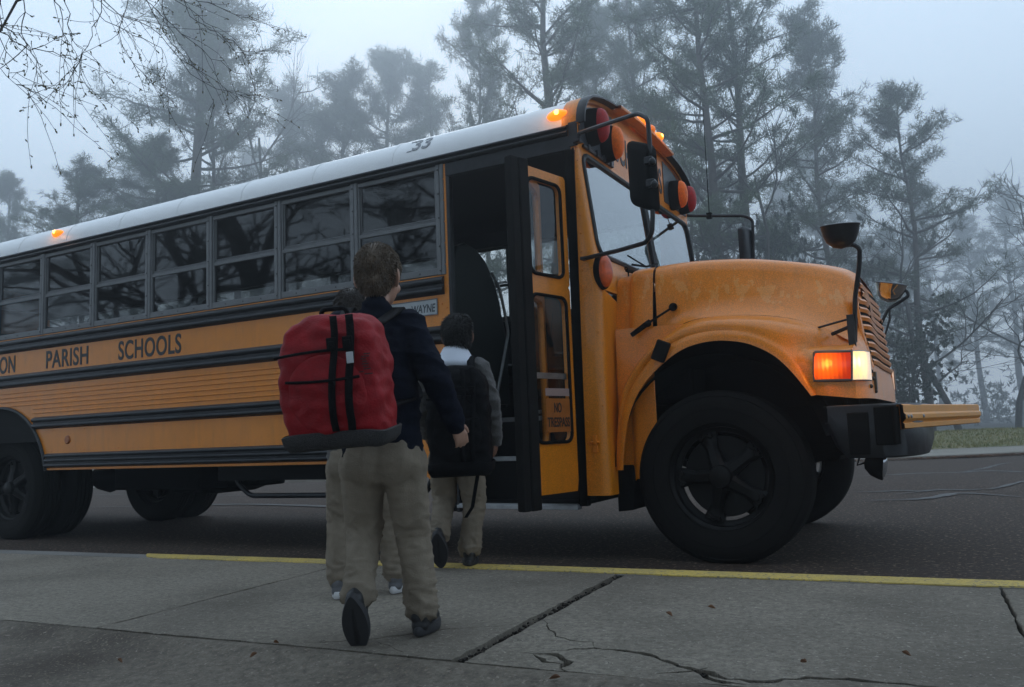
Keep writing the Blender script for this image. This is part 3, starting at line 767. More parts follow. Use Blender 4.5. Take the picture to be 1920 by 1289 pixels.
def leaf(A, B_, name, thick=.034, flip=1, sticker=False):
    d = (B_-A); Lw = d.length; d.normalize(); n = Vector((-d.y, d.x, 0))*flip
    def f(h): return lambda u_, v_: tuple(A+d*u_+n*h+Vector((0, 0, v_)))
    z0, z1, zs = .44, 2.40, 1.69
    g = MB()
    wu = rounded(.062, Lw-.034, 1.745, 2.33, .05); wl = rounded(.050, Lw-.034, .74, 1.62, .05)
    ring(g, resample_to(wu, 0, Lw, zs, z1), wu, f(0), f(thick)); ring(g, resample_to(wl, 0, Lw, z0, zs), wl, f(0), f(thick))
    lf = g.build(name, 'yellow', bus)
    for wv, nm in ((wu, 'upper'), (wl, 'lower')):
        g = MB(); pts = [f(-.004)(*p) for p in wv]; g.tube(pts+[pts[0]], .011, 6); g.build('door_window_seal', 'dark', lf, smooth=True)
        g = MB(); g.add([f(.015)(*p) for p in wv], [tuple(range(len(wv)))]); g.build('door_window', 'pale', lf)
    return lf, f, d, n, Lw
lf, f, d, n, Lw = leaf(J, Epx, 'door_leaf', flip=-1)
# which side faces forward
nf = n if n.x < 0 else -n
g = MB(); rub = [Epx+d*.0, Epx+d*.115]
for (h0, h1, u0, u1) in ((-.022, .058, -.032, .05), (-.012, .045, .05, .115)):
    vs = [tuple(Epx+d*u_+n*h+Vector((0, 0, z))) for u_ in (u0, u1) for h in (h0, h1) for z in (.36, 2.43)]
    g.add(vs, [(0, 1, 3, 2), (4, 6, 7, 5), (0, 4, 5, 1), (2, 3, 7, 6), (0, 2, 6, 4), (1, 5, 7, 3)])
g.build('door_edge_rubber', 'rubber', lf, bevel=.01, bseg=3)
leaf(T2, Epx-d*.0+Vector((-.03, 0, 0)), 'door_leaf', flip=1)
# notice on the lower door window
M['notice'] = mat('orange notice', (.32, .10, .012), rough=.5, noise=.2, nscale=30); M['noticehead'] = mat('notice heading', (.30, .22, .20), rough=.5)
def onleaf(u_, v_, h): return J+d*u_+n*h+Vector((0, 0, v_))
h = -.006
u0, u1 = .07, .30
if (J+n*h-CAM).length > (J-n*h-CAM).length: h = h
g = MB(); g.add([onleaf(u0, .80, -.010), onleaf(u1, .80, -.010), onleaf(u1, 1.0, -.010), onleaf(u0, 1.0, -.010)], [(0, 1, 2, 3)]); nb = g.build('notice', 'notice', lf, solid=.002)
g = MB(); g.add([onleaf(u0, 1.015, -.010), onleaf(u1, 1.015, -.010), onleaf(u1, 1.06, -.010), onleaf(u0, 1.06, -.010)], [(0, 1, 2, 3)]); g.build('notice_heading', 'noticehead', nb, solid=.002)
fr = -d   # reading direction seen from the front
text_mesh('lettering', 'NO', 'letter', nb, onleaf(.225, .915, -.012), .07, .06, fr, (0, 0, 1), -n, .0015)
text_mesh('lettering', 'TRESPASS', 'letter', nb, onleaf(.293, .83, -.012), .215, .058, fr, (0, 0, 1), -n, .0015)
g = MB(); vs = [onleaf(a, b, c) for a in (.04, Lw-.03) for b in (1.12, 1.155) for c in (.02, .04)]
g.add([tuple(v) for v in vs], [(0, 1, 3, 2), (4, 6, 7, 5), (0, 4, 5, 1), (2, 3, 7, 6), (0, 2, 6, 4), (1, 5, 7, 3)]); g.build('door_grab_bar', 'alu', lf)
g = MB(); g.span((.30, -.035, .325), (.945, .035, .352)); g.span((.075, -.03, .33), (.30, .035, .35)); g.build('door_sill', 'alu', bus, bevel=.003)

# ---- front bulkhead of the body
def xf(z): return 1.03+max(0, (2.65-z))*.1225 if z > 1.67 else 1.15
g = MB(); rows = []
zz = [.408, .8, 1.2, 1.60, 1.67, 1.75, 1.9, 2.1, 2.3, 2.5, 2.62, 2.72]
def xj(z): return 1.0+.022*(z-.345)/2.24
cx = lambda z: 1.118+.0*z if z < 1.66 else xf(z)-.028
for z in zz:
    e = xf(z)
    rows.append([(xj(z), .03, z), (xj(z), -.002, z), (e-.055, -.002, z), (e-.034, .002, z), (e-.016, .014, z), (e-.003, .034, z), (e, .06, z), (e, .20 if z < 1.15 else (.34 if z < 1.67 else .075), z)])
g.grid(rows); pil = g.build('front_pillar', 'yellow', bus, smooth=True, sharp=60)
g = MB(); 
for z in np.arange(.50, 2.65, .118): g.ball((xj(z)+.022, -.003, z), .006, 6, 4)
for z, x in ((1.69, 1.06), (1.70, 1.02), (1.40, 1.125), (1.1, 1.125), (.95, 1.13), (.60, 1.06), (1.62, 1.045)): g.ball((x, -.002, z), .006, 6, 4)
g.span((1.02, -.0035, 1.662), (1.10, .001, 1.667)); g.build('rivets', 'yellow', pil)
g = MB(); # hinge catch low on the pillar
p = BY(1117, 830, 0); g.span((p.x-.015, -.012, p.z-.06), (p.x+.015, -.002, p.z-.02)); g.span((p.x-.012, -.018, p.z-.01), (p.x+.012, -.002, p.z+.045)); g.tube([(p.x-.03, -.008, p.z), (p.x+.03, -.008, p.z)], .008, 8); g.span((xj(.7)+.01, -.004, p.z-.003), (p.x-.02, 0, p.z+.003))
g.build('panel_catch', 'hood', pil, bevel=.003)
g = MB(); g.grid([[(xj(z)-.012*((i % 2)), -.006, z) for i in (0, 1)] for z in np.arange(.4, 2.6, .03)]); g.build('jamb_seal', 'dark', pil, solid=.004)
# face plate around the two windshields
def P3(off): return lambda y, z: (xf(z)+off, y, z)
g = MB()
for (ya, yb, y0, y1) in ((.06, 1.22, .07, 1.20), (1.22, 2.38, 1.24, 2.37)):
    inner = rounded(y0, y1, 1.905, 2.575, .09 if ya < 1 else .09)
    if ya < 1:   # centre side corners are tight
        inner = [(y, z) for y, z in rounded(y0, y1, 1.905, 2.575, .09)]
    ring(g, resample_to(inner, ya, yb, 1.67, 2.62), inner, P3(0), P3(-.03))
face = g.build('face_plate', 'yellow', bus)
for (y0, y1) in ((.07, 1.20), (1.24, 2.37)):
    inner = rounded(y0, y1, 1.905, 2.575, .09)
    g = MB(); pts = [P3(.002)(*p) for p in inner]; g.tube(pts+[pts[0]], .017, 7); ws = g.build('windshield_seal', 'black', bus, smooth=True)
    g = MB(); g.add([P3(-.004)(*p) for p in inner], [tuple(range(len(inner)))]); g.build('windshield', 'clear', ws)
g = MB(); g.tube([(xf(z)+.006, 1.22, z) for z in (1.93, 2.1, 2.3, 2.55)], .020, 8); g.build('windshield_post', 'black', bus, smooth=True)
# far pillar
g = MB(); g.grid([[(xj(z)-.1, mir(-.002), z), (xf(z)-.04, mir(-.002), z), (xf(z)-.01, mir(.02), z), (xf(z), mir(.06), z)] for z in zz]); g.build('front_pillar', 'yellow', bus, smooth=True, sharp=60)
# header above the windshields
g = MB(); hp = [(y, z) for y, z in arc_off(-.01)]
g.prism([(.0, 2.60)]+hp+[(2.44, 2.60)], .985, 1.034, 'x'); head = g.build('header', 'yellow', bus)
def hpoly(y0, y1, z0, d=-.055):
    a = [(y, z) for y, z in arc_off(d) if y0 < y < y1]
    za = lambda y: float(np.interp(y, [q[0] for q in arc_off(d)], [q[1] for q in arc_off(d)]))
    return [(y0, z0), (y0, max(z0+.01, za(y0)))] + a + [(y1, max(z0+.01, za(y1))), (y1, z0)]
g = MB(); g.prism(hpoly(.055, .655, 2.655), 1.0345, 1.040, 'x'); g.prism(hpoly(1.785, 2.385, 2.655), 1.0345, 1.040, 'x'); g.build('light_panel', 'gpanel', head)
text_mesh('lettering', 'SCHOOL BUS', 'letter', head, (1.035, .70, 2.70), 1.04, .215, (0, 1, 0), (0, 0, 1), (1, 0, 0), .003, 1.08)
g = MB(); g.span((1.034, .10, 2.622), (1.052, .62, 2.640))
for y in (.16, .3, .42, .55): g.span((1.045, y, 2.615), (1.062, y+.02, 2.655))
g.build('wiper_bracket', 'gpanel', head)
# roof cap: yellow bow then black lip, with the yellow visor in the middle
g = MB()
g.grid([[(x, y, z) for y, z in arc_off(o_)] for x, o_ in ((.945, .001), (.946, .010), (1.052, .012), (1.056, .008), (1.056, -.03))]); cap = g.build('roof_cap', 'yellow', bus, smooth=True, sharp=50)
def arc_part(y0, y1, d): 
    Y = [q[0] for q in arc_off(d)]; Z = [q[1] for q in arc_off(d)]
    return [(y, z) for y, z in zip(Y, Z) if y0 <= y <= y1]
g = MB()
for y0, y1 in ((-1, .70), (1.74, 4)):
    rows = []
    for x, dd in ((1.050, .016), (1.100, .016), (1.108, .010), (1.108, -.002), (1.050, -.006)): rows.append([(x, y, z) for y, z in [q for q, r0 in zip(arc_off(dd), ARC) if y0 <= r0[0] <= y1]])
    g.grid(rows)
g.build('cap_lip', 'black', cap, smooth=True, sharp=40)
g = MB(); rows = []
for x, dd in ((1.050, .018), (1.128, .010), (1.132, .0), (1.128, -.012), (1.050, -.015)): rows.append([(x, y, z) for y, z in [q for q, r0 in zip(arc_off(dd), ARC) if .60 <= r0[0] <= 1.84]])
g.grid(rows); g.build('cap_visor', 'yellow', cap, smooth=True, sharp=40)
g = MB(); g.span((.99, -.012, 2.60), (1.052, .0, 2.76)); g.build('gutter_end', 'black', bus, bevel=.004)

# marker lamps
def marker_lamp(c, nrm, lit=True, s_=1.):
    nrm = Vector(nrm).normalized(); q = nrm.to_track_quat('Z', 'Y').to_matrix()
    g = MB(); pts = [(.062, -.01), (.062, .0), (.052, .014), (.034, .030), (.012, .038), (0, .039)]
    rows = [[Vector(c)+q @ Vector((r_*s_*math.cos(a)*1.25, r_*s_*.62*math.sin(a), h*s_)) for a in np.linspace(0, 6.2832, 19)[:-1]] for r_, h in pts]
    g.grid(rows, closed=True); o = g.build('marker_lamp', 'marker' if lit else 'clearance', bus, smooth=True)
    if lit: g = MB(); g.ball(Vector(c)+nrm*.03*s_, .018*s_, 10, 8); g.build('bulb', 'markerhot', o, smooth=True)
    return o
marker_lamp((.915, .014, 2.835), (.15, -1, .25)); marker_lamp((-4.36, .028, 2.86), (.0, -1, .35))
for i, y in enumerate((1.02, 1.22, 1.42)):
    z = 3.098
    g = MB(); q = Vector((1.085, y+.10, z+.012)); g.ball(q, (.060, .050, .042), 14, 8); mk = g.build('marker_lamp', 'marker' if i != 1 else 'clearance', bus, smooth=True)
    if i != 1: g = MB(); g.ball(q+Vector((.045, -.01, .004)), .016, 10, 8); g.build('bulb', 'markerhot', mk, smooth=True)
    else: g = MB(); g.lathe([(.04, -.0), (.05, .004), (.05, -.004)], q-Vector((0, 0, .02)), 'z', 14); g.build('lamp_base', 'yellow', mk)
for y in (.18, mir(.18)):
    z = float(np.interp(y, [q[0] for q in ARC], [q[1] for q in ARC]))
# warning lamps: deep black hood with a domed oval lens
def warn(y, zc, m, r_=.088, tall=1.38):
    g = MB(); rows = []
    for rr_, x in ((.2, 1.036), (1.0, 1.036), (1.06, 1.05), (1.02, 1.10), (.97, 1.125)): rows.append([(x, y+r_*.80*rr_*math.cos(a), zc+r_*tall*rr_*math.sin(a)) for a in np.linspace(0, 6.2832, 33)[:-1]])
    g.grid(rows, closed=True); o = g.build('warning_lamp', 'dark', bus, smooth=True, sharp=50)
    g = MB(); rows = []
    for rr_, x in ((.97, 1.118), (.93, 1.142), (.80, 1.162), (.60, 1.174), (.3, 1.182), (.01, 1.184)): rows.append([(x, y+r_*.80*rr_*math.cos(a), zc+r_*tall*rr_*math.sin(a)) for a in np.linspace(0, 6.2832, 33)[:-1]])
    g.grid(rows, closed=True)
    for k, a in enumerate((.3, 1.2, 2.4, 3.9, 5.2)): pass
    g.build('lens', m, o, smooth=True)
for y, zc, m in ((.215, 2.785, 'redlens'), (.475, 2.745, 'amberlens'), (mir(.475), 2.745, 'amberlens'), (mir(.215), 2.765, 'redlens')): warn(y, zc, m)
# oval front turn lamp on the corner of the body
def oval(c, nrm, m, a_=.052, b_=.105, name='turn_lamp'):
    nrm = Vector(nrm).normalized(); up = Vector((0, 0, 1)); rt = up.cross(nrm).normalized(); up = nrm.cross(rt)
    def rr_(s_, h): return [Vector(c)+rt*a_*s_*math.cos(t)+up*b_*s_*math.sin(t)+nrm*h for t in np.linspace(0, 6.2832, 33)[:-1]]
    g = MB(); g.grid([rr_(1.03, -.03), rr_(1.08, .0), rr_(1.06, .022), rr_(.98, .028)], closed=True); o = g.build(name, 'dark', bus, smooth=True)
    g = MB(); g.grid([rr_(.97, .02), rr_(.95, .040), rr_(.8, .054), rr_(.5, .062), rr_(.01, .064)], closed=True); g.build('lens', m, o, smooth=True)
M['turnlens'] = mat('orange turn lens', (.80, .11, .006), rough=.35, coat=.2, noise=.5, nscale=14, col2=(.30, .05, .01))
oval((1.150, .045, 1.778), (1, -.45, 0), 'turnlens')
# wipers and hook at the foot of the windshield
g = MB(); g.tube([(1.17, .55, 1.905), (1.185, .80, 1.93), (1.18, 1.05, 1.99)], .008, 6); g.tube([(1.16, .50, 1.96), (1.175, .80, 1.935)], .006, 6); g.tube([(1.17, 1.15, 1.91), (1.20, .95, 1.925), (1.20, .75, 1.90)], .010, 6); g.build('wiper', 'dark', bus)
g = MB(); p = BX(1178, 510, 1.22); g.tube(bend([p+Vector((0, 0, -.03)), p, p+Vector((0, -.03, .03)), p+Vector((0, -.055, .022)), p+Vector((0, -.055, .005))], .012), .005, 6)
g.tube([p+Vector((-.01, .0, .01)), p+Vector((-.01, .28, .03))], .012, 6); g.ball(p+Vector((0, .30, .035)), (.03, .05, .025), 10, 6); g.build('washer_hose', 'dark', bus, smooth=True)

# ---- hood, fenders and cowl: one sheet through measured curves
N = 41
def curve(px_y, n=N): return [np.array(BY(x, y, yy_)) for (x, y, yy_) in px_y]
def rs(pts, n=N): return spline(pts, n)
# R1 shoulder line (silhouette), R2 crease above the fender, R3 outer edge of the fender roll, R4 lip
R1 = rs(curve([(1228, 504, .28), (1300, 494, .33), (1400, 490, .40), (1500, 497, .47), (1560, 507, .53), (1590, 517, .57), (1606, 529, .60)]))
R2 = rs(curve([(1230, 645, .205), (1262, 618, .215), (1300, 600, .225), (1350, 593, .235), (1400, 591, .25), (1450, 593, .26), (1500, 601, .275), (1550, 618, .31), (1585, 635, .35), (1604, 645, .42)]))
def between(A, B_, t, off=(0, 0, 0)): return [a*(1-t)+b*t+np.array(off) for a, b in zip(A, B_)]
def hood_sheet():
    rows = []
    c0 = [np.array((a[0]+.0, 1.22, a[2]+.075)) for a in R1]
    cm = [np.array((a[0]+.0, .88, a[2]+.068)) for a in R1]
    c3 = [np.array((a[0], .70, a[2]+.050)) for a in R1]
    rows += [c0, cm, c3]
    rows += [[np.array((a[0], a[1]+.085, a[2]+.028)) for a in R1], [np.array((a[0], a[1]+.03, a[2]+.006)) for a in R1], [np.array((a[0], a[1]+.004, a[2]-.022)) for a in R1], [np.array((a[0], a[1]-.006, a[2]-.065)) for a in R1]]
    S0 = rows[-1]
    for t, o in ((.25, .004), (.5, .018), (.72, .028), (.88, .022), (.965, .006), (1., 0)): rows.append(between(S0, R2, t, (0, o, 0)))
    return rows
HS = hood_sheet()
# fender: from the crease out and down to the lip
R3p = [(1158, 882, .10), (1160, 830, .095), (1168, 770, .09), (1186, 722, .09), (1222, 672, .085), (1262, 643, .08), (1300, 627, .08), (1345, 620, .08), (1395, 622, .08), (1430, 632, .08), (1462, 650, .08), (1490, 675, .08), (1512, 708, .08), (1531, 741, .08)]
R4p = [(1168, 882, .085), (1171, 832, .08), (1180, 778, .075), (1199, 733, .07), (1232, 692, .065), (1270, 661, .06), (1304, 646, .06), (1345, 639, .06), (1390, 642, .06), (1422, 652, .06), (1452, 668, .06), (1477, 690, .06), (1500, 716, .06), (1521, 743, .06)]
R3, R4 = rs(curve(R3p)), rs(curve(R4p))
# inner line of the fender: starts on the cowl side, follows the crease, ends down the front corner
R2bp = [(1158, 882, .165), (1157, 822, .165), (1163, 758, .165), (1179, 712, .165), (1212, 664, .170), (1246, 634, .195), (1290, 604, .222), (1350, 593, .235), (1430, 592, .255), (1500, 601, .275), (1560, 621, .32), (1608, 648, .40)]
R2b = rs(curve(R2bp)[:-1]+[np.array(BY(1604, 645, .42))], N-8)
fc = [np.array((2.545, .40, 1.255)), np.array((2.556, .25, 1.228)), np.array((2.554, .15, 1.207)), np.array((2.549, .108, 1.185)), np.array((2.549, .10, 1.12)), np.array((2.549, .10, 1.02)), np.array((2.550, .10, .918))]
R2c = list(R2b)+spline(fc, 9)[1:]
def roll(A, B_, t, bulge):   # A inner/top, B outer/lower
    res = []
    for i, (a, b) in enumerate(zip(A, B_)):
        p = a*(1-t)+b*t; k = 1.
        p = p+np.array((0, -bulge[0]*k, bulge[1]*k)); res.append(p)
    return res
fr = [R2c]
for t, bl in ((.06, (.004, -.004)), (.2, (.022, .004)), (.4, (.045, .012)), (.6, (.048, .014)), (.8, (.032, .010)), (.93, (.012, .004)), (1, (0, 0))):
    row = []
    for i, (a, b) in enumerate(zip(R2c, R3)):
        u_ = i/(N-1); side = max(0, min(1, (u_-.72)/.12)); rear = max(0, min(1, (.20-u_)/.1))
        p = a*(1-t)+b*t; bz = bl[1]*(1-side)*(1-rear); by = bl[0]*(1-side*.55)*(1-rear*.6)
        row.append(p+np.array((0, -by, bz)))
    fr.append(row)
fr.append([a+np.array((0, -.004, 0))*0+(b-a)*.15+np.array((0, -.006, 0)) for a, b in zip(R3, R4)])
fr.append([a+(b-a)*.6+np.array((0, -.008, 0)) for a, b in zip(R3, R4)])
fr.append(R4)
fr.append([p+np.array((0, .010, .0)) for p in R4])
cen = np.array((1.80, 0, .5))
fr.append([p+np.array((0, .03, 0))+np.array(((p-cen)[0], 0, (p-cen)[2]))*.012 for p in R4])
def both(rows): return [[(p[0], mir(p[1]), p[2]) for p in r_] for r_ in rows]
def hoodpart(rowsets, name, m, parent, **kw):
    g = MB()
    for r_ in rowsets: g.grid(r_); g.grid(both(r_))
    return g.build(name, m, parent, smooth=True, **kw)
# nose: front sheet between the hood's front edge and the bottom edge
def nose_row(y):
    # edge on hood / fender
    ys = [.10, .15, .25, .33, .42, .50, .56, .60, .66, .80, 1.0, 1.22]
    top = [(2.549, 1.187), (2.554, 1.207), (2.556, 1.228), (2.552, 1.242), (2.548, 1.256), (2.552, 1.38), (2.555, 1.52), (R1[-1][0], R1[-1][2]-.0), (R1[-1][0]+.005, R1[-1][2]+.035), (R1[-1][0], R1[-1][2]+.058), (R1[-1][0]-.01, R1[-1][2]+.07), (R1[-1][0]-.02, R1[-1][2]+.075)]
    tx = float(np.interp(y, ys, [a[0] for a in top])); tz = float(np.interp(y, ys, [a[1] for a in top]))
    bx = float(np.interp(y, [.1, .13, .17, .24, .35, .6, 1.22], [2.550, 2.570, 2.588, 2.605, 2.618, 2.624, 2.622])); bz = .918
    return (tx, tz), (bx, bz)
def nose_pt(y, t):
    (tx, tz), (bx, bz) = nose_row(y); z = tz+(bz-tz)*t
    bulge = .0*math.sin(math.pi*min(1, t*1.0))**.8*max(0, min(1, (y-.35)/.25))
    xr_ = tx+(bx-tx)*(1-(1-t)**(1.6 if y > .45 else 4))
    return np.array((xr_, y, z))
ysn = [.10, .13, .17, .22, .30, .38, .44, .50, .56, .61, .66, .72, .85, 1.0, 1.22]
HN = [[nose_pt(y, t) for y in ysn] for t in (0, .04, .1, .18, .26, .34, .42, .5, .58, .66, .74, .82, .9, 1)]
hood = hoodpart([HS, fr, HN], 'hood', 'hood', bus, sharp=42)
# grille: dark opening with slats, on the nose
def npt(y, z, off=0):
    yy_ = y if y <= 1.22 else mir(y)
    (tx, tz), (bx, bz) = nose_row(yy_); t = (z-tz)/(bz-tz); p = nose_pt(yy_, max(0, min(1, t))); return (p[0]+off, y, z)
gy = list(np.linspace(.50, 1.94, 25))
g = MB(); g.grid([[npt(y, min(z, 1.66 if .62 < y < 1.82 else 1.50), .004) for y in gy] for z in (1.12, 1.3, 1.5, 1.6, 1.66)]); gr = g.build('grille', 'dark', hood, smooth=True)
ZS = np.arange(1.135, 1.62, .052)
for z in ZS:
    g = MB(); y0 = .50 if z < 1.5 else .60
    yy_ = np.linspace(y0, mir(y0), 25)
    g.grid([[npt(y, z+dz, o_) for y in yy_] for dz, o_ in ((-.013, .004), (-.015, .010), (.004, .020), (.016, .014), (.018, .004))]); g.build('grille_slat', 'hood', gr, smooth=True, sharp=40)
g = MB()
for y in (.487, 1.953): g.grid([[npt(y+dy, z, o_) for z in (1.10, 1.3, 1.45, 1.56)] for dy, o_ in ((-.013, .0), (-.010, .014), (.012, .014), (.014, .004))])
g.build('grille_surround', 'hood', gr, smooth=True, sharp=50)
g = MB()
for (z, y) in ((.985, .28), (1.03, .36), (.96, .42), (1.07, .33)): g.ball(npt(y, z, .002), .012, 8, 6)
g.span((2.618, .40, .97), (2.632, .46, 1.07)); g.build('hood_fixings', 'screw', hood)
# seam between hood and cowl, cowl
def cowl_rows(x0, x1, dz=0, dy=0):
    b = [np.array((1.0, .17, .50)), np.array((1.0, .17, 1.0)), np.array((1.0, .185, 1.2)), np.array((1.0, .27, 1.352)), np.array((1.0, .31, 1.45)), np.array((1.0, .352, 1.62)), np.array((1.0, .372, 1.76)), np.array((1.0, .38, 1.835)), np.array((1.0, .40, 1.862)), np.array((1.0, .46, 1.885)), np.array((1.0, .65, 1.915)), np.array((1.0, 1.22, 1.94))]
    return [[np.array((x, p[1]-dy, p[2]+dz)) for p in spline(b, 34)] for x in x0_x1(x0, x1)]
def x0_x1(a, b): return [a, a+.006, (a+b)/2, b-.006, b]
xs_ = R1[0][0]
g = MB()
def cowl_sec(x, sh=0., k=1.):
    b = [(.17, .50), (.168, .8), (.168, 1.05), (.172, 1.2), (.190, 1.33), (.212, 1.45), (.238, 1.60), (.258, 1.70), (.268, 1.752), (.282, 1.785), (.31, 1.808), (.40, 1.835), (.65, 1.868), (1.22, 1.89)]
    return [np.array((x, p[0]+sh, p[1]-k*sh)) for p in spline([(a, c, 0) for a, c in b], 40)]
seam = R1[0][0]-.008
cowl = [cowl_sec(seam, .004), cowl_sec(seam-.004, 0), cowl_sec(seam-.12, 0), cowl_sec(seam-.15, .006), cowl_sec(seam-.17, .028), cowl_sec(1.148, .032)]
g.grid(cowl); g.grid(both(cowl))
cw = g.build('cowl', 'hood', bus, smooth=True, sharp=40)
# lower rear part of the fender behind the hood seam (between cowl and flange)
g = MB()
A_ = [np.array((seam-.01, .166, z)) for z in np.linspace(.50, 1.34, 24)]
rowsq = []
FB = [R2c[i] for i in range(0, 18)]
FA = [np.array((1.17, .168, p[2])) for p in FB]
g.grid([FA, between(FA, FB, .5), FB]); g.grid(both([FA, between(FA, FB, .5), FB]))
g.build('cowl_side', 'hood', cw, smooth=True)
# dark seam line and the panel line
g = MB(); s_ = cowl_sec(seam, -.001)[12:-6]; g.tube(s_, .0032, 4); g.tube([BY(1152, 567, .33), BY(1190, 562, .33), BY(1224, 562, .33)], .0022, 4); g.build('hood_seam', 'dark', cw)
# hood latch
a, b = BY(1262, 576, .25), BY(1184, 629, .12); mid = BY(1214, 607, .17)
g = MB(); g.tube([a, mid], .007, 8); g.ball(a, (.028, .02, .026), 10, 8); g.ball(a+Vector((.012, -.016, .006)), (.016, .01, .016), 8, 6); 
g.tube([mid+Vector((.018, -.004, .012)), mid, b], [.015, .019, .016], 6); g.ball(mid+Vector((.0, -.014, -.008)), (.03, .014, .018), 10, 6); g.build('hood_latch', 'dark', hood, smooth=True, sharp=40)
# rubber bumper on the fender's lip
p0 = BY(1240, 655, .055)
g = MB(); rot = Matrix.Rotation(R(-28), 3, 'Y'); g.box(p0+Vector((-.002, -.006, -.012)), (.085, .035, .125), Matrix.Rotation(R(24), 3, 'Y')); g.build('fender_clip', 'rubber', hood, bevel=.01, bseg=3, smooth=True)
# side turn signal and headlamp set in the fender's front
def side_y(x, z): return .083-.0
cz = 1.085
def quad_sheet(pts_rows, name, m, par, **k): return MB().grid(pts_rows).build(name, m, par, smooth=True, **k)
TS = [[BY(x, y, yv) for x, y, yv in ((1527, y0, .062), (1545, y0-.5, .060), (1570, y0-1, .064), (1596, y0-1.5, .080))] for y0 in (661, 680, 700, 714)]
HL = []
for i, y0 in enumerate((660, 680, 699, 712)):
    a = Vector(TS[i][-1]); HL.append([Vector((a.x+.004, .080, a.z)), Vector((2.566, .095, a.z)), Vector((2.590, .125, a.z)), Vector((2.606, .175, a.z)), Vector((2.618, .235, a.z))])
c_ = (TS[1][1]+TS[2][2])/2
M['turnlit'] = lamp_mat('lit side turn signal', (1, .55, .05), (1, .15, .003), (.34, .018, .001), tuple(TS[1][1]+Vector((.005, 0, -.015))), .125, 1.1)
M['headlit'] = lamp_mat('lit headlamp', (1, .93, .65), (1, .66, .20), (.45, .36, .28), tuple(HL[1][0]), .16, 1.25)
def loop(rows): return list(rows[0])+[r_[-1] for r_ in rows[1:-1]]+list(rows[-1])[::-1]+[r_[0] for r_ in rows[1:-1]][::-1]
for sgn in (0, 1):
    fl = (lambda P: Vector((P[0], mir(P[1]), P[2]))) if sgn else (lambda P: Vector(P))
    T_ = [[fl(p) for p in r_] for r_ in TS]; H_ = [[fl(p) for p in r_] for r_ in HL]; o_ = Vector((0, .006 if sgn else -.006, 0))
    base = MB().tube([p+o_*.3 for p in loop(T_)]+[T_[0][0]+o_*.3], .009, 6).build('side_signal', 'gpanel', hood, smooth=True)
    back = MB().grid([[p-o_*1.5 for p in r_] for r_ in T_]).build('signal_housing', 'dark', base, smooth=True)
    bul = [[p+o_*(1+1.6*(0 < i < 3)+0*j) for j, p in enumerate(r_)] for i, r_ in enumerate(T_)]
    MB().grid(bul).build('lens', 'turnlit', base, smooth=True)
    base2 = MB().tube([p for p in loop(H_)]+[H_[0][0]], .007, 6).build('headlamp', 'alu', hood, smooth=True)
    MB().grid([[p+o_*.8+Vector((.006, 0, 0)) for p in r_] for r_ in H_]).build('lens', 'headlit', base2, smooth=True)
    # filler skins between the fender's sheet and the lamp, so the lamp sits in a flush pocket
    F1 = [[T_[i][j]-o_*.4 for j in range(4)]+[H_[i][1], H_[i][2]] for i in (0, 1, 2, 3)]
# the lit lamps' own light
for q_, e_, c_l in ((TS[1][1]+Vector((.02, -.06, 0)), .7, (1, .35, .03)), (HL[1][2]+Vector((.06, -.03, 0)), .6, (1, .72, .35)), (Vector((.915, -.075, 2.85)), .35, (1, .35, .04)), (Vector((-4.36, -.06, 2.88)), .3, (1, .35, .04)), (Vector((1.17, 1.13, 3.12)), .35, (1, .35, .04)), (Vector((1.17, 1.53, 3.12)), .35, (1, .35, .04))):
    ld = bpy.data.lights.new('lamp_glow', 'POINT'); ld.energy = e_; ld.color = c_l; ld.shadow_soft_size = .03; lo_ = bpy.data.objects.new('lamp_glow', ld); COL.objects.link(lo_); lo_.parent = bus; lo_.location = q_
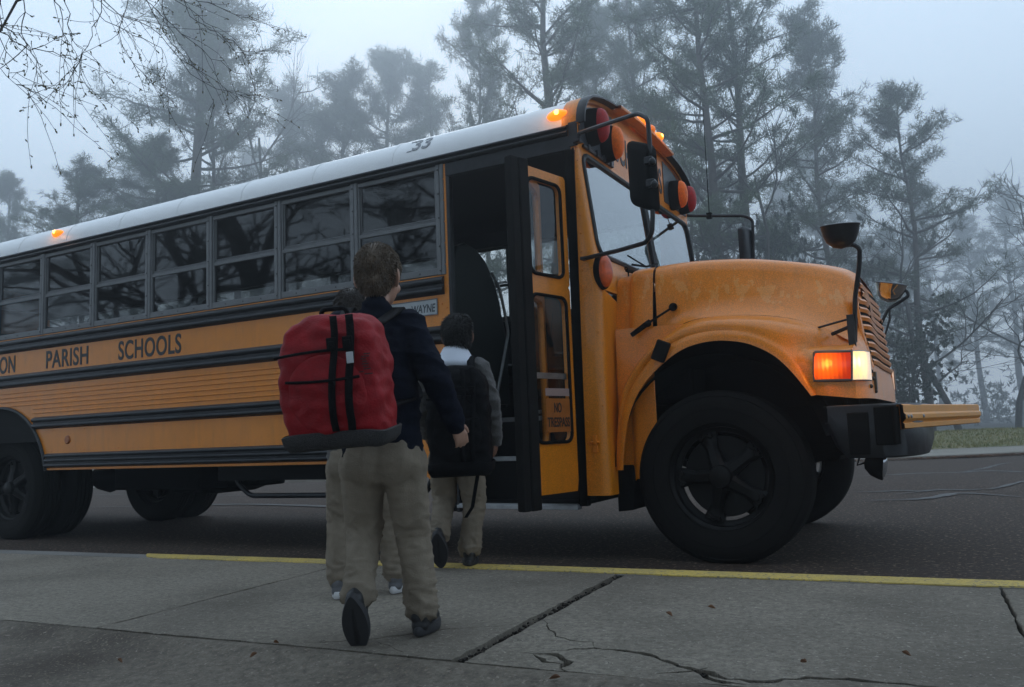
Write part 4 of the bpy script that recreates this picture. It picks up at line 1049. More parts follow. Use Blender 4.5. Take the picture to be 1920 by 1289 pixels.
# ---- wheels
def ground_local(x, y, z): return _tb((x, y, z))
def wheel(xc, y0, r_, wdt, sgn, hubstyle):
    """y0: outer face; sgn +1 when the body of the wheel lies at larger y"""
    zc = .6+(xc)*math.sin(RHO)+(r_-.012-.6)*math.cos(RHO)
    c = (xc, y0, zc); s = sgn
    pr = [(.305, .045), (.315, .012), (.335, .004), (.365, .000), (.42, -.006), (.455, .000), (.480, .012), (r_-.012, .030), (r_-.002, .042)]
    gz = []
    n_gr = 4
    for k in range(n_gr):
        a = .05+(wdt-.10)*(k+.5)/n_gr; gz += [(r_, a-.020), (r_, a-.006), (r_-.011, a-.004), (r_-.011, a+.004), (r_, a+.006)]
    pr2 = pr+gz+[(r_, wdt-.05), (r_-.002, wdt-.042), (r_-.012, wdt-.030), (.480, wdt-.012), (.455, wdt), (.42, wdt+.006), (.365, wdt), (.335, wdt-.004), (.315, wdt-.012), (.305, wdt-.045), (.295, wdt-.05), (.295, .05), (.305, .045)]
    rimp = [(.312, .014), (.318, .020), (.306, .040), (.292, .052), (.288, .09), (.270, .10), (.262, .104), (.258, .112), (.262, .13), (.29, wdt-.05)]
    g = MB(); g.lathe([(a, s*b) for a, b in rimp], c, 'y', 56)
    # spokes
    for k in range(5):
        a = R(38+72*k-0); dr = Vector((math.cos(a), 0, math.sin(a))); tg = Vector((-math.sin(a), 0, math.cos(a))); o = Vector(c)
        rows = []
        for rad, wd, yo, dp in ((.05, .045, .035, .10), (.11, .040, .045, .09), (.17, .036, .075, .07), (.22, .050, .085, .06), (.262, .060, .080, .05)):
            q = o+dr*rad
            rows.append([q+tg*wd*e+Vector((0, s*(yo+(0 if abs(e) < .6 else .018)+(dp if f_ else 0)), 0)) for e, f_ in ((-1, 1), (-1, 0), (-.5, 0), (.5, 0), (1, 0), (1, 1))])
        g.grid(rows, closed=True)
        for e in (-1, 1):
            q = o+dr*.245+tg*.030*e+Vector((0, s*.072, 0)); g.lathe([(0, -.012*s), (.012, -.012*s), (.013, .01*s)], q, 'y', 8)
        g.tube([o+dr*.235+tg*.035+Vector((0, s*.078, 0)), o+dr*.255+Vector((0, s*.070, 0)), o+dr*.235-tg*.035+Vector((0, s*.078, 0))], .012, 6)
    g.lathe([(.001, .0*s), (.05, .002*s), (.062, .010*s), (.066, .030*s), (.070, .055*s), (.085, .06*s), (.09, .12*s)], c, 'y', 28)
    g.lathe([(.001, .125*s), (.235, .125*s), (.24, .14*s), (.24, (wdt-.04)*s)], c, 'y', 36)
    w_ = g.build('wheel', 'wheel', bus, smooth=True, sharp=38)
    g = MB(); g.lathe([(a, s*b) for a, b in pr2], c, 'y', 72); ty = g.build('tyre', 'rubber', w_, smooth=True, sharp=40)
    g = MB()
    g.lathe([(.395, -.0075*s), (.398, -.0095*s), (.401, -.0075*s)], c, 'y', 60); g.lathe([(.468, .004*s), (.471, .001*s), (.474, .005*s)], c, 'y', 60); g.build('sidewall_ring', 'rubber', ty, smooth=True)
    return w_
wheel(1.775, .135, .505, .275, 1, 0); wheel(1.775, mir(.135), .505, .275, -1, 0)
wheel(-5.2, .10, .505, .265, 1, 1); wheel(-5.2, mir(.10), .505, .265, -1, 1)
wheel(-5.2, .435, .505, .265, 1, 1); wheel(-5.2, mir(.435), .505, .265, -1, 1)
# chassis
g = MB()
for y in (.78, 1.58): g.span((-8.2, y, .66), (2.62, y+.08, .90))
for x in (-7.5, -6.2, -4.2, -2.5, -1, .4, 2.4): g.span((x, .86, .70), (x+.08, 1.58, .84))
ch = g.build('chassis_frame', 'dark', bus, bevel=.008)
g = MB(); g.tube([(-5.2, .6, .50), (-5.2, 1.0, .50), (-5.2, 1.1, .50), (-5.2, 1.22, .50), (-5.2, 1.34, .50), (-5.2, 1.44, .5), (-5.2, 1.84, .50)], [.06, .06, .13, .17, .13, .06, .06], 14); g.tube([(-5.2, 1.22, .50), (-.3, 1.22, .66)], .045, 10); g.build('rear_axle', 'dark', ch, smooth=True)
g = MB(); g.tube([(1.775, .45, .44), (1.775, .6, .40), (1.775, 1.84, .40), (1.775, 1.99, .44)], .045, 8)
for y in (.70, 1.66): g.prism([(1.2, .62), (1.5, .50), (1.78, .46), (2.05, .50), (2.4, .60), (2.4, .63), (2.05, .55), (1.78, .51), (1.5, .55), (1.2, .65)], y, y+.08)
g.build('front_axle', 'dark', ch)
g = MB(); g.span((1.25, .86, .55), (2.35, 1.58, 1.55)); g.span((2.42, .6, .85), (2.52, 1.84, 1.50)); g.span((1.2, .50, .95), (1.55, .86, 1.2)); g.build('engine', 'dark', ch, bevel=.03)
g = MB(); g.span((-4.3, .62, .40), (-3.1, .98, .64)); g.prism([(-3.9, .36), (-3.7, .33), (-3.55, .37), (-3.3, .34), (-3.15, .38), (-2.9, .40), (-2.9, .64), (-4.0, .64)], .95, 1.5); g.span((-2.8, .70, .50), (-1.6, 1.0, .68)); g.build('under_tanks', 'dark', ch, bevel=.02)
g = MB(); g.tube(bend([BY(445, 882, .10), BY(445, 906, .10), BY(470, 930, .10), BY(620, 929, .10), BY(800, 925, .10), BY(812, 895, .1)], .05), .020, 8); g.build('step_guard', 'black', bus, smooth=True)
g = MB(); g.span((-2.2, .02, .52), (-.42, .06, .64)); g.span((XB, .04, .60), (-5.9, .08, .66)); g.build('skirt_lip', 'dark', bus)
# mud flap and inner fender
g = MB(); g.prism([(1.14, .30), (1.235, .31), (1.25, .44), (1.235, .58), (1.14, .58)], .14, .46); g.build('mud_flap', 'dark', bus, bevel=.004)
g = MB()
for fl in (0, 1):
    rows = []
    for y in (.10, .5, .80):
        yy_ = mir(y) if fl else y
        rows.append([(1.775+.625*math.cos(a), yy_, .56+.66*math.sin(a)) for a in np.linspace(0.25, math.pi-.02, 24)])
    g.grid(rows)
    yy_ = mir(.80) if fl else .80
    g.add([(1.20, yy_, .60), (2.62, yy_, .9), (2.60, yy_, 1.5), (1.20, yy_, 1.75)], [(0, 1, 2, 3)])
g.build('wheel_well', 'dark', hood, smooth=True)
g = MB(); rowsw = [[(AX+.76*math.cos(a), y, AZ+.76*math.sin(a)) for a in np.linspace(.15, math.pi-.15, 24)] for y in (.03, .8)]; g.grid(rowsw); g.add([(AX-.8, .8, .7), (AX+.8, .8, .7), (AX+.8, .8, 1.3), (AX-.8, .8, 1.3)], [(0, 1, 2, 3)]); g.build('wheel_well', 'dark', wall, smooth=True)
g = MB(); g.span((1.16, .42, .44), (1.19, .9, 1.6)); g.span((1.16, .9, .90), (1.19, 2.0, 1.62)); g.build('firewall', 'dark', bus)
# ---- bumper with swept ends
pl_ = [(2.40, .075), (2.62, .055), (2.70, .07), (2.76, .13), (2.82, .30), (2.86, .60), (2.875, 1.22)]
pl_ = [tuple(p[:2]) for p in spline([(*p, 0) for p in pl_], 28)]; pl_ = pl_+[(x, mir(y)) for x, y in pl_[-2::-1]]
def bz(i):
    x, y = pl_[i]; t = max(0, min(1, (2.66-x)/.26)); yy_ = min(y, mir(y))
    lo = .59-.0*t if x > 2.48 else .59+(2.48-x)/.08*.20
    lo = max(lo, float(np.interp(y, [.7, 2.2], [.60, .79])))
    return (lo if x > 2.48 else min(.84, lo)), .883
rows = []
for off, m_ in ((0, 0), (0, 1), (.03, 1)): pass
def brow(fz, d): return [(x-(.0 if d == 0 else d*.7), y+(d if y < 1.22 else -d)*(1-min(1, abs(y-1.22)/1.0)*0), fz(i)) for i, (x, y) in enumerate(pl_)]
g = MB(); g.grid([brow(lambda i: bz(i)[1]-.012, .035), brow(lambda i: bz(i)[1], .03), brow(lambda i: bz(i)[1], .006), brow(lambda i: bz(i)[1]-.008, 0), brow(lambda i: (bz(i)[0]+bz(i)[1])/2, 0), brow(lambda i: bz(i)[0]+.01, .0), brow(lambda i: bz(i)[0], .008), brow(lambda i: bz(i)[0], .03)])
bump = g.build('bumper', 'black', bus, smooth=True, sharp=40)
g = MB(); g.span((2.50, .045, .62), (2.605, .062, .842)); g.build('end_plate', 'dark', bump, bevel=.006)
g = MB(); g.prism([(2.632, .04), (2.735, .075), (2.735, .15), (2.632, .15)], .665, .870, 'z'); g.build('arm_motor_box', 'dark', bus, bevel=.008)
for y in (.62, 1.70):
    g = MB(); g.span((2.40, y, .66), (2.82, y+.08, .82)); g.build('bumper_bracket', 'dark', bump)
# crossing arm, hinged at the near end of the bumper and standing a little open
h0 = Vector((2.755, .06, .81)); tip = _tb(CAM+ray(1832, 776)*5.75)
d_ = (tip-h0); sp_ = d_.normalized()
up = Vector((0, 0, 1)); fw = sp_.cross(up).normalized()
def armsec(t, k=1.): 
    c = h0+d_*t
    kS = 1.35
    pr = [(-.048, .010), (-.044, .020), (-.028, .020), (-.022, .012), (-.016, .020), (-.008, .030), (.008, .030), (.016, .020), (.024, .020), (.044, .020), (.048, .010), (.048, -.012), (-.048, -.012)]
    return [c+up*a*k*kS+fw*b*k for a, b in pr]
g = MB(); g.grid([armsec(0), armsec(.5), armsec(.985), armsec(1., .8)], closed=True); g.f.append(tuple(range(len(g.v)-13, len(g.v)))); arm = g.build('crossing_arm', 'armyellow', bus, smooth=True, sharp=30)
g = MB()
for t in (.02, .05, .18): 
    c = h0+d_*t+fw*.028; g.ball(c, .011, 8, 6)
    c = h0+d_*t-fw*.020; g.ball(c, .011, 8, 6)
g.build('bolts', 'alu', arm)
g = MB(); g.tube([h0+Vector((-.02, 0, -.14)), h0+Vector((-.02, 0, .055))], .018, 10); g.build('hinge_post', 'dark', arm, smooth=True)
# fog lamp under the bumper
p = BY(1648, 872, .30)
g = MB(); rot = Matrix.Rotation(R(8), 3, 'Y')
def fl_(r_, x): return [p+rot @ Vector((x, r_*math.cos(a), r_*math.sin(a))) for a in np.linspace(0, 6.2832, 25)[:-1]]
g.grid([fl_(.002, -.075), fl_(.03, -.07), fl_(.062, -.04), fl_(.078, 0), fl_(.082, .02), fl_(.078, .026)], closed=True); fgl = g.build('fog_lamp', 'dark', bus, smooth=True, sharp=50)
g = MB(); g.grid([fl_(.076, .022), fl_(.06, .034), fl_(.03, .042), fl_(.002, .044)], closed=True); M['fogglass'] = mat('fog lamp glass', (.55, .57, .6), rough=.08, metal=.8); g.build('lens', 'fogglass', fgl, smooth=True)
g = MB(); g.tube(bend([p+Vector((-.03, 0, .05)), p+Vector((-.02, 0, .10)), p+Vector((.02, 0, .16))], .02), .010, 6); g.tube([p+Vector((-.05, 0, .02)), p+Vector((-.11, 0, .0)), p+Vector((-.09, 0, .06)), p+Vector((-.04, 0, .07))], .007, 6); g.build('lamp_bracket', 'dark', fgl)
p2_ = p+Vector((.05, 1.4, -.02))
# ---- mirrors
# near rectangular mirror on its loop: a vertical plane through the pillar, leaning forward and out
nm = Vector((.62, 1., 0)).normalized(); A0_ = Vector((1.055, -.015, 2.62)); dpl = nm.dot(A0_)
def PM(x, y): return BP(x, y, nm, dpl)
loop_ = [A0_, PM(1085, 250), PM(1150, 228), PM(1196, 213), PM(1214, 222), PM(1217, 250), PM(1221, 330), PM(1224, 400), PM(1223, 436), PM(1212, 455), PM(1160, 470), PM(1108, 482), PM(1094, 486)]
g = MB(); g.tube(bend(loop_, .03), .0135, 8); mir_arm = g.build('mirror_arm', 'black', bus, smooth=True)
g = MB(); q = PM(1100, 484); g.box(q, (.08, .03, .02)); g.box(A0_, (.05, .05, .02)); g.build('arm_bracket', 'black', mir_arm, bevel=.003)
ctr = PM(1202, 330)
tl, tr_, br, bl_ = PM(1176, 262), PM(1222, 272), PM(1229, 398), PM(1186, 386)
ex = ((tr_-tl)+(br-bl_))*.5; ez = ((bl_-tl)+(br-tr_))*.5; cc = (tl+tr_+br+bl_)/4; hw, hh = ex.length/2, ez.length/2; exn, ezn = ex.normalized(), ez.normalized(); en = exn.cross(ezn).normalized()
if en.dot(CAM-cc) < 0: en = -en
cc = cc+en*.0
lp = rounded(-hw, hw, -hh, hh, .045)
def ML(k, h): return [cc+exn*a*k+ezn*b*(1-(1-k)*.5)+en*h for a, b in lp]
g = MB(); g.grid([ML(.97, -.035), ML(1., -.03), ML(1., -.005), ML(.93, .016), ML(.8, .026), ML(.4, .030), ML(.01, .031)], closed=True); g.f.append(tuple(range(len(lp)))); mh = g.build('side_mirror', 'rubber', bus, smooth=True, sharp=45)
mh.data.materials[0] = M['dark']
g = MB(); g.add(ML(.93, -.0365), [tuple(range(len(lp)))]); g.build('mirror_glass', 'chrome', mh)
for q in (PM(1222, 303), PM(1226, 345)):
    g = MB(); g.box(q+en*.02, (.05, .04, .045)); g.ball(q+en*.02+exn*.03, .022, 8, 6); g.build('mirror_clamp', 'black', mh, bevel=.008)
# far side mirror and antenna
def PF(x, y): return BP(x, y, Vector((-.55, 1., 0)).normalized(), Vector((-.55, 1., 0)).normalized().dot(Vector((1.05, 2.46, 0))))
g = MB(); g.tube(bend([PF(1272, 402), PF(1296, 405), PF(1395, 405), PF(1411, 412), PF(1412, 440), PF(1413, 490), PF(1413, 540)], .04), .014, 8); fa = g.build('mirror_arm', 'black', bus, smooth=True)
q = PF(1401, 462); exf = Vector((.35, .9, 0)).normalized(); lp2 = rounded(-.09, .09, -.17, .17, .03)
g = MB(); g.grid([[q+exf*a*k+Vector((0, 0, b*k))+Vector((.9, -.35, 0))*h for a, b in lp2] for k, h in ((.98, -.03), (1, -.02), (1, .01), (.8, .03))], closed=True); g.f += [tuple(range(24)), tuple(range(72, 96))]; g.build('side_mirror', 'black', bus, smooth=True, sharp=45)
g = MB(); a_ = PF(1330, 405); b_ = PF(1318, 204); g.tube([a_, a_*.5+b_*.5, b_], [.0045, .0035, .002], 6); g.box(a_, (.045, .045, .05)); g.build('antenna', 'dark', bus)
# crossview mirrors on the fenders
def crossview(ctr, rad, axis, stalk, back, name='crossview_mirror', lens='chrome', parent=bus):
    q = Vector(axis).normalized().to_track_quat('Z', 'Y').to_matrix()
    g = MB(); rows = []
    for r_, h in ((1., .0), (.98, -.02), (.90, -.45*1), (.72, -.85), (.42, -1.12), (.01, -1.22)): rows.append([Vector(ctr)+q @ Vector((rad*r_*math.cos(a), rad*r_*math.sin(a), h*rad)) for a in np.linspace(0, 6.2832, 29)[:-1]])
    g.grid(rows, closed=True); o = g.build(name, back, parent, smooth=True, sharp=60)
    g = MB(); rows = []
    for r_, h in ((1.01, -.01), (1.02, .03), (.99, .05), (.7, .10), (.3, .12), (.01, .125)): rows.append([Vector(ctr)+q @ Vector((rad*r_*math.cos(a), rad*r_*math.sin(a), h*rad)) for a in np.linspace(0, 6.2832, 29)[:-1]])
    g.grid(rows, closed=True); g.build('mirror_glass', lens, o, smooth=True)
    g = MB(); g.tube(bend(stalk, .03), .0125, 8); g.build('stalk', 'black', o, smooth=True)
    return o
c1 = BY(1575, 424, .06)
S1 = [BY(1603, 642, .22), BY(1603, 560, .20), BY(1611, 500, .16), BY(1612, 466, .12), BY(1598, 458, .10), BY(1583, 461, .08), BY(1570, 448, .08)]
x1_ = crossview(c1, .103, (.03, -.12, 1), S1, 'black', lens='black')
g = MB()
g.tube([BY(1603, 640, .22), BY(1607, 520, .19)], .008, 6); g.tube([BY(1526, 617, .30), BY(1600, 596, .21)], .007, 6); g.tube([BY(1560, 627, .28), BY(1595, 612, .21)], .012, 6); g.span(*[tuple(v) for v in (BY(1588, 592, .23), BY(1606, 655, .19))]); g.build('stalk_brace', 'black', x1_, bevel=.004)
g = MB(); 
for x, y in ((1590, 424), (1598, 436), (1583, 436)): g.box(BY(x, y, .02), (.022, .006, .008))
g.build('bolts', 'gpanel', x1_)
c2 = BY(1671, 533, 2.25)
M['ylens'] = mat('yellow tinted mirror', (.80, .55, .22), rough=.08, metal=1)
S2 = [BY(1644, 625, 2.2), BY(1665, 580, 2.22), BY(1690, 565, 2.24), BY(1704, 555, 2.26), BY(1700, 545, 2.26), BY(1688, 546, 2.25), BY(1676, 552, 2.25)]
x2_ = crossview(c2, .118, (.25, -.1, 1), S2, 'chrome', lens='gpanel')
g = MB(); g.tube([BY(1652, 655, 2.2), BY(1668, 600, 2.22), BY(1668, 580, 2.22)], .008, 6); g.build('stalk_brace', 'black', x2_)

# ================================================================== PEOPLE
from mathutils import noise as mnoise
def fuse(mb, name, m, parent, vox=.008, it=4, fn=None):
    me = mb.mesh(name); ob = bpy.data.objects.new(name, me); COL.objects.link(ob)
    x = ob.modifiers.new('r', 'REMESH'); x.mode = 'VOXEL'; x.voxel_size = vox; x.use_smooth_shade = True
    x = ob.modifiers.new('s', 'SMOOTH'); x.factor = .5; x.iterations = it
    dg = bpy.context.evaluated_depsgraph_get(); me2 = bpy.data.meshes.new_from_object(ob.evaluated_get(dg)); bpy.data.objects.remove(ob)
    if fn:
        me2.update(); co = [v.co.copy() for v in me2.vertices]; no = [v.normal.copy() for v in me2.vertices]
        for v, c, n in zip(me2.vertices, co, no):
            r_ = fn(c, n)
            v.co = c+n*r_ if not isinstance(r_, Vector) else r_
    me2.name = name; me2.materials.clear(); me2.materials.append(M[m] if isinstance(m, str) else m)
    for p in me2.polygons: p.use_smooth = True
    o = bpy.data.objects.new(name, me2); COL.objects.link(o); o.parent = parent; return o
def nz(c, s_, k=0): return mnoise.noise(Vector((c[0]*s_[0]+k, c[1]*s_[1], c[2]*s_[2])))
def folds(c, n, a=.006):     # cloth: slanting creases
    w1 = nz(c, (14, 14, 30)); w2 = nz(c, (30, 30, 60), 7); w3 = abs(nz(c+Vector((c.z*.3, 0, 0)), (9, 9, 26), 3))
    w4 = 1-abs(mnoise.noise(Vector((c.x*7+c.z*9, c.y*7, c.z*15+4)))*2.2); return a*(w1*.9+w2*.35-w3*1.3+.9*max(0, w4)**3)
M['skin'] = mat('skin', (.42, .24, .17), rough=.5, noise=.08, nscale=12)
M['skin2'] = mat('brown skin', (.20, .10, .065), rough=.5, noise=.08, nscale=12)
M['navy'] = mat('navy jacket cloth', (.008, .010, .018), rough=.85, noise=.3, nscale=60, bump=.3, bscale=220, spec=.05)
M['khaki'] = mat('khaki twill', (.205, .170, .128), rough=.9, noise=.12, nscale=20, bump=.35, bscale=260, spec=.2)
M['greyknit'] = mat('grey knit', (.065, .062, .060), rough=.9, noise=.3, nscale=80, bump=.5, bscale=200, sheen=.2)
M['red'] = mat('red nylon', (.24, .003, .007), rough=.6, noise=.18, nscale=25, bump=.3, bscale=160, spec=.25)
M['packblack'] = mat('black nylon', (.005, .005, .006), rough=.7, spec=.08, noise=.3, nscale=60, bump=.4, bscale=200)
M['mesh'] = mat('grey woven band', (.030, .028, .028), rough=.8, noise=.6, nscale=150, bump=.8, bscale=300)
M['shirt'] = mat('white cotton', (.62, .66, .74), rough=.8, bump=.15, bscale=120)
M['shoeblack'] = mat('black shoe leather', (.010, .010, .011), rough=.55, noise=.3, nscale=40)
M['sole'] = mat('dark rubber sole', (.022, .022, .024), rough=.7)
M['shoegrey'] = mat('grey trainer', (.10, .10, .105), rough=.7, noise=.3, nscale=30)
M['solewhite'] = mat('white trainer sole', (.50, .50, .50), rough=.6)
M['hairfair'] = mat('light brown hair', (.125, .088, .056), rough=.55, noise=.3, nscale=30)
M['hairdark'] = mat('black hair', (.012, .010, .009), rough=.5)
M['hairbrown'] = mat('brown hair', (.035, .024, .017), rough=.5)
M['eye'] = mat('eye white', (.6, .6, .6), rough=.2)
M['lace'] = mat('white tag', (.45, .47, .5), rough=.6)
def hand(mb, w_, d, palm_n, s_=1., curl=.5):
    """palm, four unequal curled fingers and a thumb; w_ wrist, d direction of the hand, palm_n the way the palm faces"""
    w_, d, pn = Vector(w_), Vector(d).normalized(), Vector(palm_n).normalized(); side = d.cross(pn).normalized(); k = .82*s_
    for o in (-.5, -.17, .17, .5): mb.cap(w_+side*.020*o*k+d*.004, w_+d*.062*k+side*.052*o*k, .013*k, .0105*k, 8)
    for i, (o, L) in enumerate(((-.5, .052), (-.17, .064), (.17, .068), (.5, .060))):
        p = w_+d*.062*k+side*.054*o*k; dr = (d+side*o*.10).normalized(); c = curl*(1.15 if i < 1 else 1)
        for j, f in enumerate((.42, .32, .26)):
            dr = (dr*math.cos(c*.75)+pn*math.sin(c*.75)).normalized(); q = p+dr*L*f*k; mb.cap(p, q, (.0082-.0006*j)*k, (.0076-.0007*j)*k, 8); p = q
    p = w_+d*.018*k+side*.026*k+pn*.006*k; dr = (d*.75+side*.62+pn*.35).normalized()
    for j, L in enumerate((.030, .026, .020)): q = p+dr*L*k; mb.cap(p, q, (.0105-.0012*j)*k, (.0095-.0012*j)*k, 8); p = q; dr = (dr+d*.3+pn*.2-side*.18).normalized()
def person(label, base, head_a, J, skin, hairm, top, topfn, hair_len=.028, hair_n=7000, collar=None, shoes=('shoeblack', 'sole'), arms_top=True, group=None, headturn=0, cuff=.018, curly=0, sleeve=None):
    root = empty('person', base, (0, 0, head_a)); tag(root, label, 'person', group)
    V = {k: Vector(v) for k, v in J.items()}; hd = V['head']
    HR = Matrix.Rotation(headturn, 3, 'Z')
    def H(x, y, z): return hd+HR @ Vector((x, y, z))
    b = MB()
    b.ball(H(0, -.012, .030), (.072, .090, .086), 20, 14); b.ball(H(0, .020, -.020), (.062, .072, .080), 18, 12); b.ball(H(0, .045, -.062), (.040, .038, .036), 14, 10)
    b.cap(H(0, .086, .005), H(0, .102, -.022), .008, .013, 8); b.ball(H(-.009, .096, -.026), .009, 8, 6); b.ball(H(.009, .096, -.026), .009, 8, 6)
    b.cap(H(-.018, .078, -.052), H(.018, .078, -.052), .0075, .0075, 8); b.cap(H(-.020, .076, -.061), H(.020, .076, -.061), .008, .008, 8)
    b.cap(H(-.045, .070, .022), H(-.012, .083, .024), .008, .009, 8); b.cap(H(.045, .070, .022), H(.012, .083, .024), .008, .009, 8)
    for s_ in (-1, 1):
        b.ball(H(.038*s_, .060, -.026), (.024, .022, .022), 10, 8)
        pts = [H(.070*s_+.016*s_*math.sin(t_)*.8, -.006-.014*math.sin(t_)*0.6-.012, -.028+.030*(1-math.cos(t_))) for t_ in np.linspace(.1, 2.9, 8)]
        b.tube([H(.068*s_, -.004, -.030)]+pts+[H(.068*s_, .002, .026)], .0068, 7); b.ball(H(.073*s_, -.010, -.004), (.007, .012, .022), 8, 6, HR)
    b.cap(V['neck'], H(0, -.012, -.055), .043, .045, 14)
    ch = (V['shL']+V['shR'])/2; hp = (V['hipL']+V['hipR'])/2
    b.cap(V['shL'], V['shR'], .045, .045, 12); b.cap(ch-Vector((0, 0, .04)), V['neck'], .06, .042, 12)
    for s_, k in ((-1, 'L'), (1, 'R')):
        o = Vector((.045*s_, 0, 0)); b.cap(ch+o-Vector((0, 0, .06)), hp+o*1.1+Vector((0, 0, .05)), .075, .072, 14); b.cap(hp+o+Vector((0, 0, .03)), V['hip'+k], .080, .072, 12)
        b.cap(V['sh'+k], V['el'+k], .038, .030, 12); b.cap(V['el'+k], V['wr'+k], .029, .0205, 12)
        b.cap(V['hip'+k], V['kn'+k], .066, .044, 14); b.cap(V['kn'+k], V['an'+k], .043, .029, 12); b.cap(V['an'+k], V['an'+k]+V['toe'+k]*.10, .028, .022, 10)
        d = V.get('hd'+k, (V['wr'+k]-V['el'+k]).normalized()); pn = V.get('pn'+k, Vector((-s_*.8, .5, 0)))
        hand(b, V['wr'+k]+d*.004, d, pn, 1., .42)
    fuse(b, 'body', skin, root, .0058, 2)
    # eyes
    for s_ in (-1, 1):
        g = MB(); g.ball(H(.029*s_, .073, .004), .0105, 12, 8); e = g.build('eye', 'eye', root, smooth=True)
    # hair: fitted cap plus strands that break up its outline
    h = MB(); h.ball(H(0, -.018, .038), (.0765, .092, .084), 22, 14); h.ball(H(0, -.048, -.008), (.062, .054, .064), 16, 12); h.ball(H(0, .040, .078), (.060, .045, .042), 14, 10)
    def hfn(c, n): return .004*nz(c, (40, 40, 40))+.007*nz(c, (16, 16, 16), 4)
    ho = fuse(h, 'hair', hairm, root, .007, 2, hfn)
    vs = np.array([v.co for v in ho.data.vertices]); ns = np.array([v.normal for v in ho.data.vertices]); r = np.random.default_rng(len(label))
    ii = r.integers(0, len(vs), hair_n); p = vs[ii]; n = ns[ii]
    crown = np.array(H(0, -.055, .115)); fl = p-crown; fl /= np.linalg.norm(fl, axis=1)[:, None]+1e-6
    d = n*(.10+curly*.6)+fl*1.0+r.normal(size=p.shape)*(.20+curly); d /= np.linalg.norm(d, axis=1)[:, None]
    q = np.cross(d, r.normal(size=p.shape)); q /= np.linalg.norm(q, axis=1)[:, None]+1e-9; L = (hair_len*(.5+.7*r.random(hair_n)))[:, None]
    t0 = p-n*.004; t1 = p+d*L*.55+n*.002; t2 = p+d*L+fl*L*.15-np.array([0, 0, 1])*L*.12; wd = .0011
    T = np.stack([t0-q*wd, t0+q*wd, t1+q*wd, t1-q*wd, t2], 1).reshape(-1, 3)
    hm_ = MB(); hm_.v = [tuple(x) for x in T]; hm_.f = [f_ for k in range(hair_n) for f_ in ((5*k, 5*k+1, 5*k+2, 5*k+3), (5*k+3, 5*k+2, 5*k+4))]
    so = hm_.build('hair_strands', hairm, ho, clean=False)
    # upper clothing
    j = MB()
    j.cap(V['shL']+Vector((.012, 0, 0)), V['shR']-Vector((.012, 0, 0)), .058, .058, 14); j.cap(ch-Vector((0, 0, .03)), V['neck']-Vector((0, 0, .004)), .075, .052, 14)
    hem = V.get('hem', hp+Vector((0, 0, -.02)))
    for s_, k in ((-1, 'L'), (1, 'R')):
        o = Vector((.052*s_, 0, 0)); j.cap(ch+o-Vector((0, .008, .06)), hp+o*1.05+Vector((0, 0, .06)), .085, .084, 16); j.cap(hp+o*1.05+Vector((0, 0, .06)), hem+o*1.1, .086, .083, 14)
        sw = .064; m_ = (V['el'+k]-V['sh'+k])
        j.cap(V['sh'+k], V['el'+k], sw, .053, 14); e2 = V['wr'+k]-(V['wr'+k]-V['el'+k]).normalized()*.0
        j.cap(V['el'+k], e2, .053, .040, 12); j.cap(e2-(V['wr'+k]-V['el'+k]).normalized()*.03, e2, .036, .033, 12)
    fuse(j, topfn, top, root, .0085, 3, lambda c, n: folds(c, n, .0075))
    if sleeve:
        j = MB()
        for s_, k in ((-1, 'L'), (1, 'R')): j.cap(V['sh'+k]+Vector((.01*s_, 0, .0)), V['el'+k], .060, .048, 14); j.cap(V['el'+k], V['wr'+k], .048, .038, 12)
        fuse(j, 'sweater_sleeves', sleeve, root, .0085, 3, lambda c, n: folds(c, n, .009))
    # trousers
    t_ = MB()
    for s_, k in ((-1, 'L'), (1, 'R')):
        o = Vector((.045*s_, 0, 0)); t_.cap(hp+o+Vector((0, -.004, .06)), hp+o*1.15-Vector((0, .012, .02)), .078, .092, 16); t_.cap(hp+o*1.1-Vector((0, .006, .02)), V['hip'+k]-Vector((0, 0, .03)), .092, .088, 14)
        t_.cap(V['hip'+k]-Vector((0, 0, .02)), V['kn'+k], .082, .060, 16); t_.cap(V['kn'+k], V['an'+k]+(V['kn'+k]-V['an'+k]).normalized()*.035, .060, .054, 14)
        a = V['an'+k]; u_ = (V['kn'+k]-a).normalized()
        t_.cap(a+u_*.07, a+u_*.012, .056, .060, 14)
    def tf(c, n):
        kk = 0
        for k in 'LR':
            a = V['an'+k]; d0 = (c-a).length; kk = max(kk, max(0, 1-d0/.16)); d1 = (c-V['kn'+k]).length; kk = max(kk, .75*max(0, 1-d1/.13))
        cr_ = 1-abs(nz(c+Vector((c.z*.55, c.z*.3, 0)), (13, 13, 30), 5))*3.2
        return .0065*nz(c, (24, 24, 6))+.006*nz(c, (10, 10, 7), 2)+kk*(.012*max(0, cr_)**2-.004+.008*nz(c, (18, 18, 26), 9))+.003*max(0, cr_)**3
    fuse(t_, 'trousers', 'khaki', root, .0085, 3, tf)
    # shoes
    for k in 'LR':
        a = V['an'+k]; d = V['toe'+k].normalized(); up_ = V.get('up'+k, Vector((0, 0, 1))); up_ = (up_-d*up_.dot(d)).normalized(); sd = d.cross(up_)
        def S(f, s2, h_): return a+d*f+sd*s2+up_*h_
        g = MB(); g.cap(S(-.018, 0, -.020), S(.05, 0, -.030), .034, .033, 14); g.cap(S(.05, 0, -.032), S(.115, .004, -.044), .035, .026, 14); g.cap(S(-.012, 0, -.015), S(-.008, 0, .022), .035, .034, 14); g.cap(S(.035, 0, -.01), S(.10, 0, -.036), .027, .023, 12); g.cap(S(-.022, 0, -.048), S(.115, 0, -.052), .031, .029, 12)
        sh = fuse(g, 'shoe', shoes[0], root, .0055, 3, lambda c, n: .0015*nz(c, (50, 50, 50)))
        rows = []
